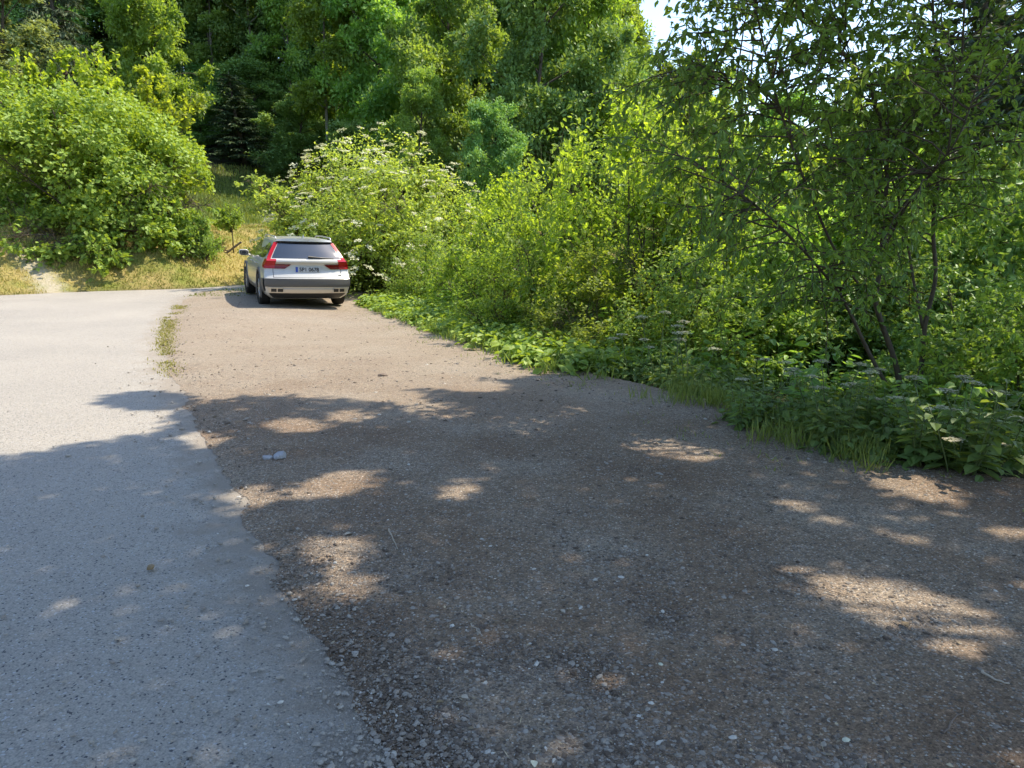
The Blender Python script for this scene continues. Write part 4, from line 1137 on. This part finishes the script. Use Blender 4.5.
# ------------------------------------------------------------------ the parked estate car
def build_car():
    root = empty('car')
    paint = simple('car_paint_silver_beige', (.50, .495, .465), .33, .12, .5, .7)
    black = simple('car_black_trim', (.022, .022, .023), .45, spec=.4)
    clad = simple('car_grey_cladding', (.10, .098, .095), .6, spec=.3)
    silver = simple('car_silver_trim', (.55, .53, .48), .35, .6)
    glass = simple('car_dark_glass', (.018, .021, .024), .03, spec=1.0); 
    glass.node_tree.nodes['Principled BSDF'].inputs['IOR'].default_value = 1.7
    red = simple('tail_light_red', (.36, .006, .012), .2, spec=.35, coat=.15)
    redd = simple('tail_light_dark_red', (.15, .004, .007), .2, spec=.35, coat=.15)
    white = simple('plate_shaded_white', (.46, .47, .47), .4); blue = simple('plate_blue', (.02, .06, .35), .4); ink = simple('plate_ink', (.02, .02, .02), .5)  # plate white is greyed so its colour holds the shade of the recess
    rubber = simple('tyre_rubber', (.022, .021, .02), .8, spec=.25); alloy = simple('alloy_rim', (.35, .35, .36), .3, .9)
    tab = lambda z, k: float(np.interp(z, [a for a, _ in k], [b for _, b in k]))
    RY = [(.22, -2.28), (.30, -2.38), (.36, -2.43), (.46, -2.46), (.52, -2.485), (.66, -2.485), (.69, -2.455), (.74, -2.43), (.80, -2.375), (.95, -2.345), (.985, -2.36), (1.02, -2.405), (1.05, -2.40), (1.075, -2.33), (1.10, -2.30), (1.25, -2.18), (1.43, -2.02), (1.455, -2.045), (1.49, -2.04)]
    WZ = [(.22, .78), (.30, .88), (.36, .91), (.46, .93), (.52, .94), (.66, .942), (.74, .94), (.80, .937), (.95, .915), (1.02, .885), (1.10, .845), (1.25, .765), (1.43, .655), (1.49, .60)]
    HY = [(-2.1, 1.49), (-1.2, 1.505), (-.3, 1.51), (.2, 1.475), (.6, 1.31), (1.0, 1.08), (1.15, 1.03), (1.8, .97), (2.2, .88), (2.46, .70)]
    TP = [(-2, 1), (1.5, 1), (2.0, .97), (2.3, .88), (2.46, .74)]
    rear = lambda z: tab(z, RY); wz = lambda z: tab(z, WZ)
    zl = [.22, .26, .30, .36, .41, .46, .52, .59, .66, .69, .74, .80, .88, .95, .985, 1.02, 1.05, 1.075, 1.10, 1.18, 1.25, 1.34, 1.43, 1.455, 1.49]
    us = np.linspace(-1, 1, 25)
    def Ry(x, z, off=0.):
        u = min(1, abs(x) / (.97 * wz(z))); return rear(z) + .13 * u ** 2.6 - off
    def ring(kind, y):
        pts = []
        def P(u, z, side):
            if kind == 0: return (.97 * wz(z) * u, rear(z) + .13 * abs(u) ** 2.6, z)
            if kind == 1: return (.995 * wz(z) * u, rear(z) + .30, z)
            H = tab(y, HY); zb = min(1.0, H - .06)
            z2 = z * zb if z <= 1 else zb + (z - 1) * (H - zb) / .49
            return (wz(z) * tab(y, TP) * u, y, z2)
        crown = lambda p, u: (p[0], p[1], p[2] + .035 * (1 - u * u))
        for u in us: pts.append(P(u, zl[0], 0))
        for z in zl[1:-1]: pts.append(P(1, z, 1))
        for u in us[::-1]: pts.append(crown(P(u, zl[-1], 0), u))
        for z in zl[-2:0:-1]: pts.append(P(-1, z, 1))
        return pts
    rings = [ring(0, 0), ring(1, 0)] + [ring(2, y) for y in (-1.62, -1.3, -1.0, -.6, -.2, .2, .4, .6, .8, 1.0, 1.15, 1.5, 1.8, 2.0, 2.2, 2.36, 2.46)]
    n = len(rings[0]); mb = MB()
    q = [(i * n + j, (i + 1) * n + j, (i + 1) * n + (j + 1) % n, i * n + (j + 1) % n) for i in range(len(rings) - 1) for j in range(n)]
    mb.add([p for r in rings for p in r], q)
    g = [(.97 * wz(z) * u, rear(z) + .13 * abs(u) ** 2.6, z + (.035 * (1 - u * u) if k == len(zl) - 1 else 0)) for k, z in enumerate(zl) for u in us]
    mb.add(g, grid_quads(len(us), len(zl)))
    last = rings[-1]; c = np.mean(last, 0)
    mb.add(list(last) + [c], None, [(j, n, (j + 1) % n) for j in range(n)])
    body = mb.build('body', [paint, black], root, True)
    bm = bmesh.new(); bm.from_mesh(body.data); bmesh.ops.remove_doubles(bm, verts=bm.verts, dist=1e-4); bmesh.ops.recalc_face_normals(bm, faces=bm.faces); bm.to_mesh(body.data); bm.free()
    # wheel arches cut out of the body
    RW, YR, YF = .362, -1.40, 1.54
    cut = MB()
    for y in (YR, YF):
        for s in (-1, 1):
            k = 32; th = np.arange(k) * 2 * math.pi / k
            v = [(s * x_, y + .425 * math.cos(t), RW + .02 + .425 * math.sin(t)) for x_ in (.58, 1.2) for t in th]
            cut.add(v + [(s * .58, y, RW + .02), (s * 1.2, y, RW + .02)], [(i, (i + 1) % k, k + (i + 1) % k, k + i) for i in range(k)],
                    [(i, 2 * k, (i + 1) % k) for i in range(k)] + [(k + i, k + (i + 1) % k, 2 * k + 1) for i in range(k)])
    co = cut.build('arch_cutter', [black])
    bm = bmesh.new(); bm.from_mesh(co.data); bmesh.ops.recalc_face_normals(bm, faces=bm.faces); bm.to_mesh(co.data); bm.free()
    md = body.modifiers.new('b', 'BOOLEAN'); md.operation = 'DIFFERENCE'; md.object = co; md.solver = 'EXACT'
    dg = bpy.context.evaluated_depsgraph_get(); dg.update()
    me = bpy.data.meshes.new_from_object(body.evaluated_get(dg)); body.modifiers.clear(); body.data = me
    bpy.data.objects.remove(co)
    me.polygons.foreach_set('use_smooth', np.ones(len(me.polygons), bool)); me.set_sharp_from_angle(angle=R(32))

    def panel(name, m, z0, z1, xl, xr, off, nxp=14, nz=8, parent=root, depth=.03, smooth=True):
        """slab lying on the rear face, between the curves xl(z) and xr(z)"""
        mb = MB(); f, b = [], []
        for k in range(nz + 1):
            z = z0 + (z1 - z0) * k / nz
            for i in range(nxp + 1):
                x = xl(z) + (xr(z) - xl(z)) * i / nxp
                f.append((x, Ry(x, z, off), z)); b.append((x, Ry(x, z, off) + depth, z))
        a = nxp + 1; N_ = a * (nz + 1)
        per = [i for i in range(a)] + [k * a + nxp for k in range(1, nz + 1)] + [nz * a + i for i in range(nxp - 1, -1, -1)] + [k * a for k in range(nz - 1, 0, -1)]
        gq = grid_quads(a, nz + 1)
        mb.add(f + b, np.vstack([gq, gq[:, ::-1] + N_, [(per[j], N_ + per[j], N_ + per[(j + 1) % len(per)], per[(j + 1) % len(per)]) for j in range(len(per))]]))
        o = mb.build(name, [m], parent, smooth)
        if smooth: o.data.set_sharp_from_angle(angle=R(40))
        return o
    K = lambda v: (lambda z: v)
    ew = lambda z, d: .97 * wz(z) - d
    win = panel('rear_window', glass, 1.095, 1.425, lambda z: -ew(z, .082), lambda z: ew(z, .082), .008, 24, 12)
    panel('rear_spoiler', black, 1.427, 1.452, lambda z: -ew(z, .03), lambda z: ew(z, .03), .03, 20, 2)
    wp = MB(); wp.tube([(.02, Ry(.02, 1.14, .045), 1.135), (.28, Ry(.28, 1.12, .03), 1.115), (.58, Ry(.58, 1.11, .02), 1.105)], [.022, .014, .008], 6); wp.build('wiper', [black], win)
    for s in (-1, 1):
        L_ = lambda a, b: ((lambda z: s * b(z)) if s < 0 else (lambda z: s * a(z)), (lambda z: s * a(z)) if s < 0 else (lambda z: s * b(z)))
        lo, hi = L_(lambda z: ew(z, .070 - .02 * (1.42 - z)), lambda z: ew(z, -.012))
        tl = panel('tail_light', red, 1.06, 1.43, lo, hi, .012, 4, 10)
        lo, hi = L_(lambda z: .70 - .04 * (z - .88) / .18, lambda z: ew(z, -.014))
        panel('lens', red, .875, 1.075, lo, hi, .02, 6, 6, tl)
        lo, hi = L_(lambda z: .36 + 1.6 * max(0, .955 - z) , lambda z: .705)
        panel('inner_lens', redd, .872, .965, lo, hi, .016, 8, 3, tl)
        mb = MB(); f = []                                   # the lamp wraps round the corner
        ys, zs = np.linspace(-2.36, -2.02, 6), np.linspace(.885, 1.075, 5)
        for d in (.012, -.02):
            for z in zs:
                for y in ys:
                    yy = max(y, rear(z) + .10); yy = min(yy, rear(z) + .14 + (1.0 if True else 0) * (y + 2.36) * (.35 + 2.2 * (z - .885)))
                    f.append((s * (wz(z) * (.97 + .025 * min(1, (yy - rear(z) - .1) / .2)) + d), yy, z))
        gq = grid_quads(6, 5)
        mb.add(f, np.vstack([gq, gq + 30])); mb.build('side_lens', [red], tl, True)
    panel('bumper', clad, .485, .665, lambda z: -ew(z, -.010), lambda z: ew(z, -.010), .008, 24, 5, depth=.05)
    panel('rear_valance', black, .225, .345, lambda z: -ew(z, .05), lambda z: ew(z, .05), .004, 20, 3)
    sk = panel('skid_plate', silver, .35, .435, lambda z: -.50 - .5 * (z - .35), lambda z: .50 + .5 * (z - .35), .022, 20, 3)
    for s in (-1, 1):
        t = (lambda z: .50 + .5 * (z - .35)); u = (lambda z: .83 + .2 * (z - .35))
        a, b = ((lambda z: -u(z)), (lambda z: -t(z))) if s < 0 else (t, u)
        ex = panel('exhaust_tip', silver, .35, .47, a, b, .030, 6, 4)
        for c_ in (.60, .735):
            panel('outlet', black, .375, .445, K(s * c_ - .055), K(s * c_ + .055), .034, 3, 2, ex)
    pl = panel('number_plate', white, .80, .915, K(-.265), K(.265), .012, 8, 3, depth=.02)
    panel('blue_band', blue, .803, .912, K(-.263), K(-.215), .015, 2, 2, pl, depth=.003)
    cu = bpy.data.curves.new('plate_text', 'FONT'); cu.body = '5P1 0678'; cu.size = .112; cu.align_x = 'CENTER'; cu.align_y = 'CENTER'; cu.extrude = .001; cu.offset = .0025
    to = bpy.data.objects.new('plate_text', cu); COL.objects.link(to); bpy.context.evaluated_depsgraph_get().update()
    tm = bpy.data.meshes.new_from_object(to.evaluated_get(bpy.context.evaluated_depsgraph_get())); bpy.data.objects.remove(to)
    tm.materials.clear(); tm.materials.append(ink)
    wdt = max(v.co.x for v in tm.vertices) - min(v.co.x for v in tm.vertices)
    for v in tm.vertices: v.co = (v.co.x * .42 / wdt + .025, Ry(0, .857, .0155) - v.co.z + (v.co.y * (rear(.90) - rear(.82)) / .08), v.co.y + .857)
    t_o = bpy.data.objects.new('plate_lettering', tm); COL.objects.link(t_o); t_o.parent = pl
    for x0_, x1_, z0_, z1_ in ((-.735, -.725, .69, .872), (.725, .735, .69, .872), (-.735, .735, .682, .691)):
        panel('tailgate_gap', black, z0_, z1_, K(x0_), K(x1_), .002, 12 if x1_ - x0_ > 1 else 1, 4, depth=.004)
    eb = MB(); eb.box((.60, Ry(.66, .74) - .004, .735), (.72, Ry(.66, .74) + .01, .752)); eb.build('badge', [silver], root)

    def side_panel(name, m, s, pts, off, parent=root):
        """flat-topped slab on the car's side from (y, z_low, z_high) stations"""
        mb = MB(); nz = 4
        for d in (off, off - .02):
            v = []
            for y, za, zb in pts:
                for k in range(nz + 1):
                    z = za + (zb - za) * k / nz; v.append((s * (wz(z) * tab(y, TP) + d), y, z))
            gq = grid_quads(nz + 1, len(pts)); mb.add(v, gq)
        return mb.build(name, [m], parent, True)
    for s in (-1, 1):
        side_panel('side_window', glass, s, [(-2.0, 1.20, 1.22), (-1.9, 1.11, 1.34), (-1.7, 1.08, 1.40), (-1.12, 1.07, 1.42)], .006)
        side_panel('side_window', glass, s, [(-1.06, 1.07, 1.42), (-.6, 1.065, 1.43), (-.08, 1.06, 1.43)], .006)
        side_panel('side_window', glass, s, [(-.02, 1.06, 1.43), (.3, 1.06, 1.40), (.6, 1.07, 1.28), (.8, 1.07, 1.14)], .006)
        side_panel('sill_cladding', clad, s, [(-.96, .24, .40), (0, .24, .40), (1.1, .24, .40)], .010)
        side_panel('bumper_side', clad, s, [(-2.30, .40, .66), (-2.1, .36, .66), (-1.82, .30, .62)], .008)
        hd = MB()
        for y in (-.9, .15): hd.tube([(s * .925, y - .1, .93), (s * .955, y - .07, .935), (s * .955, y + .07, .935), (s * .925, y + .1, .93)], .013, 6)
        hd.build('door_handles', [silver], root, True)
        rl = MB(); rl.tube([(s * .60, -1.85, 1.49), (s * .60, -1.75, 1.54), (s * .60, -.8, 1.56), (s * .60, 0., 1.55), (s * .60, .2, 1.50)], .016, 6); rl.build('roof_rail', [silver], root, True)
        for y in (YR, YF):
            a = MB(); v = []; k = 25; th = np.linspace(R(-22), R(202), k)
            for t in th:
                for rr, xo in ((.415, .935), (.425, .957), (.475, .955), (.482, .93)):
                    yy, zz = y + rr * math.cos(t), RW + .02 + rr * math.sin(t)
                    v.append((s * min(xo, xo), yy, zz))
            a.add(v, grid_quads(4, k)); a.build('wheel_arch', [clad], root, True)
            wh = empty('wheel'); wh.parent = root
            ty = MB(); ty.lathe([(-.10, .24), (-.112, .28), (-.118, .33), (-.10, .352), (-.05, RW), (.05, RW), (.10, .352), (.118, .33), (.112, .28), (.10, .24), (-.10, .24)], 40, c=(s * .835, y, RW)); ty.build('tyre', [rubber], wh, True)
            rm = MB(); rm.lathe([(s * .10, .245), (s * .085, .235), (s * .02, .22), (s * -.09, .235)], 36, c=(s * .835, y, RW))
            for k2 in range(10):
                t = k2 * 2 * math.pi / 10
                rm.tube([(s * .915, y + .05 * math.cos(t), RW + .05 * math.sin(t)), (s * .925, y + .235 * math.cos(t), RW + .235 * math.sin(t))], [.022, .016], 5)
            rm.lathe([(s * .10, 0.001), (s * .10, .06), (s * .06, .07)], 16, c=(s * .835, y, RW)); rm.build('rim', [alloy], wh, True)
            ds = MB(); ds.lathe([(s * .04, .001), (s * .04, .23)], 24, c=(s * .835, y, RW)); ds.build('brake_disc', [black], wh)
        mr = MB(); mr.tube([(s * .90, .62, 1.03), (s * .98, .60, 1.05)], [.03, .025], 6)
        pr = [(-.01, .55, .5), (.0, .8, .85), (.03, 1, 1), (.09, .95, .95), (.14, .6, .6), (.16, .2, .2)]
        for i in range(1): 
            v = []; kk = 14
            for dy, a_, b_ in pr:
                for j in range(kk):
                    t = j * 2 * math.pi / kk; cx_, cz_ = math.cos(t), math.sin(t)
                    sq = lambda c_: math.copysign(abs(c_) ** .6, c_)
                    v.append((s * 1.065 + .115 * a_ * sq(cx_), .52 + dy, 1.10 + .075 * b_ * sq(cz_)))
            i0 = np.arange(len(pr) - 1)[:, None] * kk; j0 = np.arange(kk)[None]
            mr.add(v, np.stack([i0 + j0, i0 + (j0 + 1) % kk, i0 + kk + (j0 + 1) % kk, i0 + kk + j0], -1).reshape(-1, 4))
        mo = mr.build('wing_mirror', [paint], root, True)
        mg = MB(); th = np.arange(14) * 2 * math.pi / 14
        mg.add([(s * 1.065 + .10 * math.copysign(abs(math.cos(t)) ** .6, math.cos(t)), .512, 1.10 + .062 * math.copysign(abs(math.sin(t)) ** .6, math.sin(t))) for t in th] + [(s * 1.065, .51, 1.10)], None, [(j, (j + 1) % 14, 14) for j in range(14)])
        mg.build('mirror_glass', [black], mo)
    fn = MB(); fn.add([(-.025, -1.85, 1.515), (.025, -1.85, 1.515), (.02, -1.62, 1.525), (-.02, -1.62, 1.525), (-.006, -1.85, 1.60), (.006, -1.85, 1.60), (0.004, -1.70, 1.56), (-.004, -1.70, 1.56)],
                      [(0, 1, 5, 4), (1, 2, 6, 5), (2, 3, 7, 6), (3, 0, 4, 7), (4, 5, 6, 7)]); fn.build('roof_antenna', [paint], root)
    ub = MB(); ub.box((-.62, -2.0, .20), (.62, 2.1, .34)); ub.build('underbody', [black], root)
    # stand it on its four tyres where the photo shows them
    yaw = R(24.0); hd_ = np.array([-math.sin(yaw), math.cos(yaw)]); rt = np.array([math.cos(yaw), math.sin(yaw)])
    rl_ = np.array(CAR_RL)                                # contact of the rear left tyre
    org = rl_ + rt * .90 - hd_ * YR
    zc = lambda lx, ly: T1(*(org + rt * lx + hd_ * ly)) + .012
    zrl, zrr, zfl, zfr = zc(-.85, YR), zc(.85, YR), zc(-.85, YF), zc(.85, YF)
    ax = Vector((rt[0] * 1.7, rt[1] * 1.7, (zrr + zfr - zrl - zfl) / 2)).normalized()
    ay = Vector((hd_[0] * 2.94, hd_[1] * 2.94, (zfl + zfr - zrl - zrr) / 2)).normalized()
    az = ax.cross(ay).normalized(); ay = az.cross(ax)
    mid = (zrl + zrr + zfl + zfr) / 4 - (ay.z * (YR + YF) / 2)
    root.matrix_world = Matrix(((ax.x, ay.x, az.x, org[0]), (ax.y, ay.y, az.y, org[1]), (ax.z, ay.z, az.z, mid), (0, 0, 0, 1)))
    tag(root, 'silver-beige estate car with red L-shaped tail lights parked on the gravel by the bend', 'car')
CAR_RL = (-5.72, 17.55)
build_car()


# ------------------------------------------------------------------ light, camera, render settings
w = bpy.data.worlds.new('World'); scene.world = w; w.use_nodes = True
nt = w.node_tree; bg = nt.nodes['Background']
sky = nt.nodes.new('ShaderNodeTexSky'); sky.sky_type = 'NISHITA'; sky.sun_disc = False
sky.sun_elevation = SUN_EL; sky.sun_rotation = R(90) - SUN_AZ
sky.air_density = 1.0; sky.dust_density = .7; sky.ozone_density = 1.6
nt.links.new(sky.outputs[0], bg.inputs[0]); bg.inputs[1].default_value = .125
sl = bpy.data.lights.new('sun', 'SUN'); sl.energy = 2.75; sl.angle = R(.53); sl.color = (1, .90, .74)
so_ = bpy.data.objects.new('sun', sl); COL.objects.link(so_)
so_.rotation_euler = Vector(SUN).to_track_quat('Z', 'Y').to_euler()

cam = bpy.data.cameras.new('camera'); co_ = bpy.data.objects.new('camera', cam); COL.objects.link(co_)
cam.sensor_width = 36; cam.lens = 36 * F / 1024; cam.clip_end = 2000; cam.clip_start = .05
co_.location = (0, 0, CAM_H); co_.rotation_euler = (R(90) - PITCH, 0, 0)
scene.camera = co_
vs = scene.view_settings
vs.view_transform = 'Standard'; vs.look = 'None'; vs.gamma = 1; vs.use_curve_mapping = False; vs.exposure = 1.58
cy = scene.cycles
cy.max_bounces = 8; cy.diffuse_bounces = 5; cy.glossy_bounces = 2; cy.transmission_bounces = 4; cy.transparent_max_bounces = 4
cy.use_denoising = True; cy.sample_clamp_indirect = 6; cy.use_adaptive_sampling = True; cy.adaptive_threshold = .015
cy.caustics_reflective = False; cy.caustics_refractive = False
scene.render.use_persistent_data = False
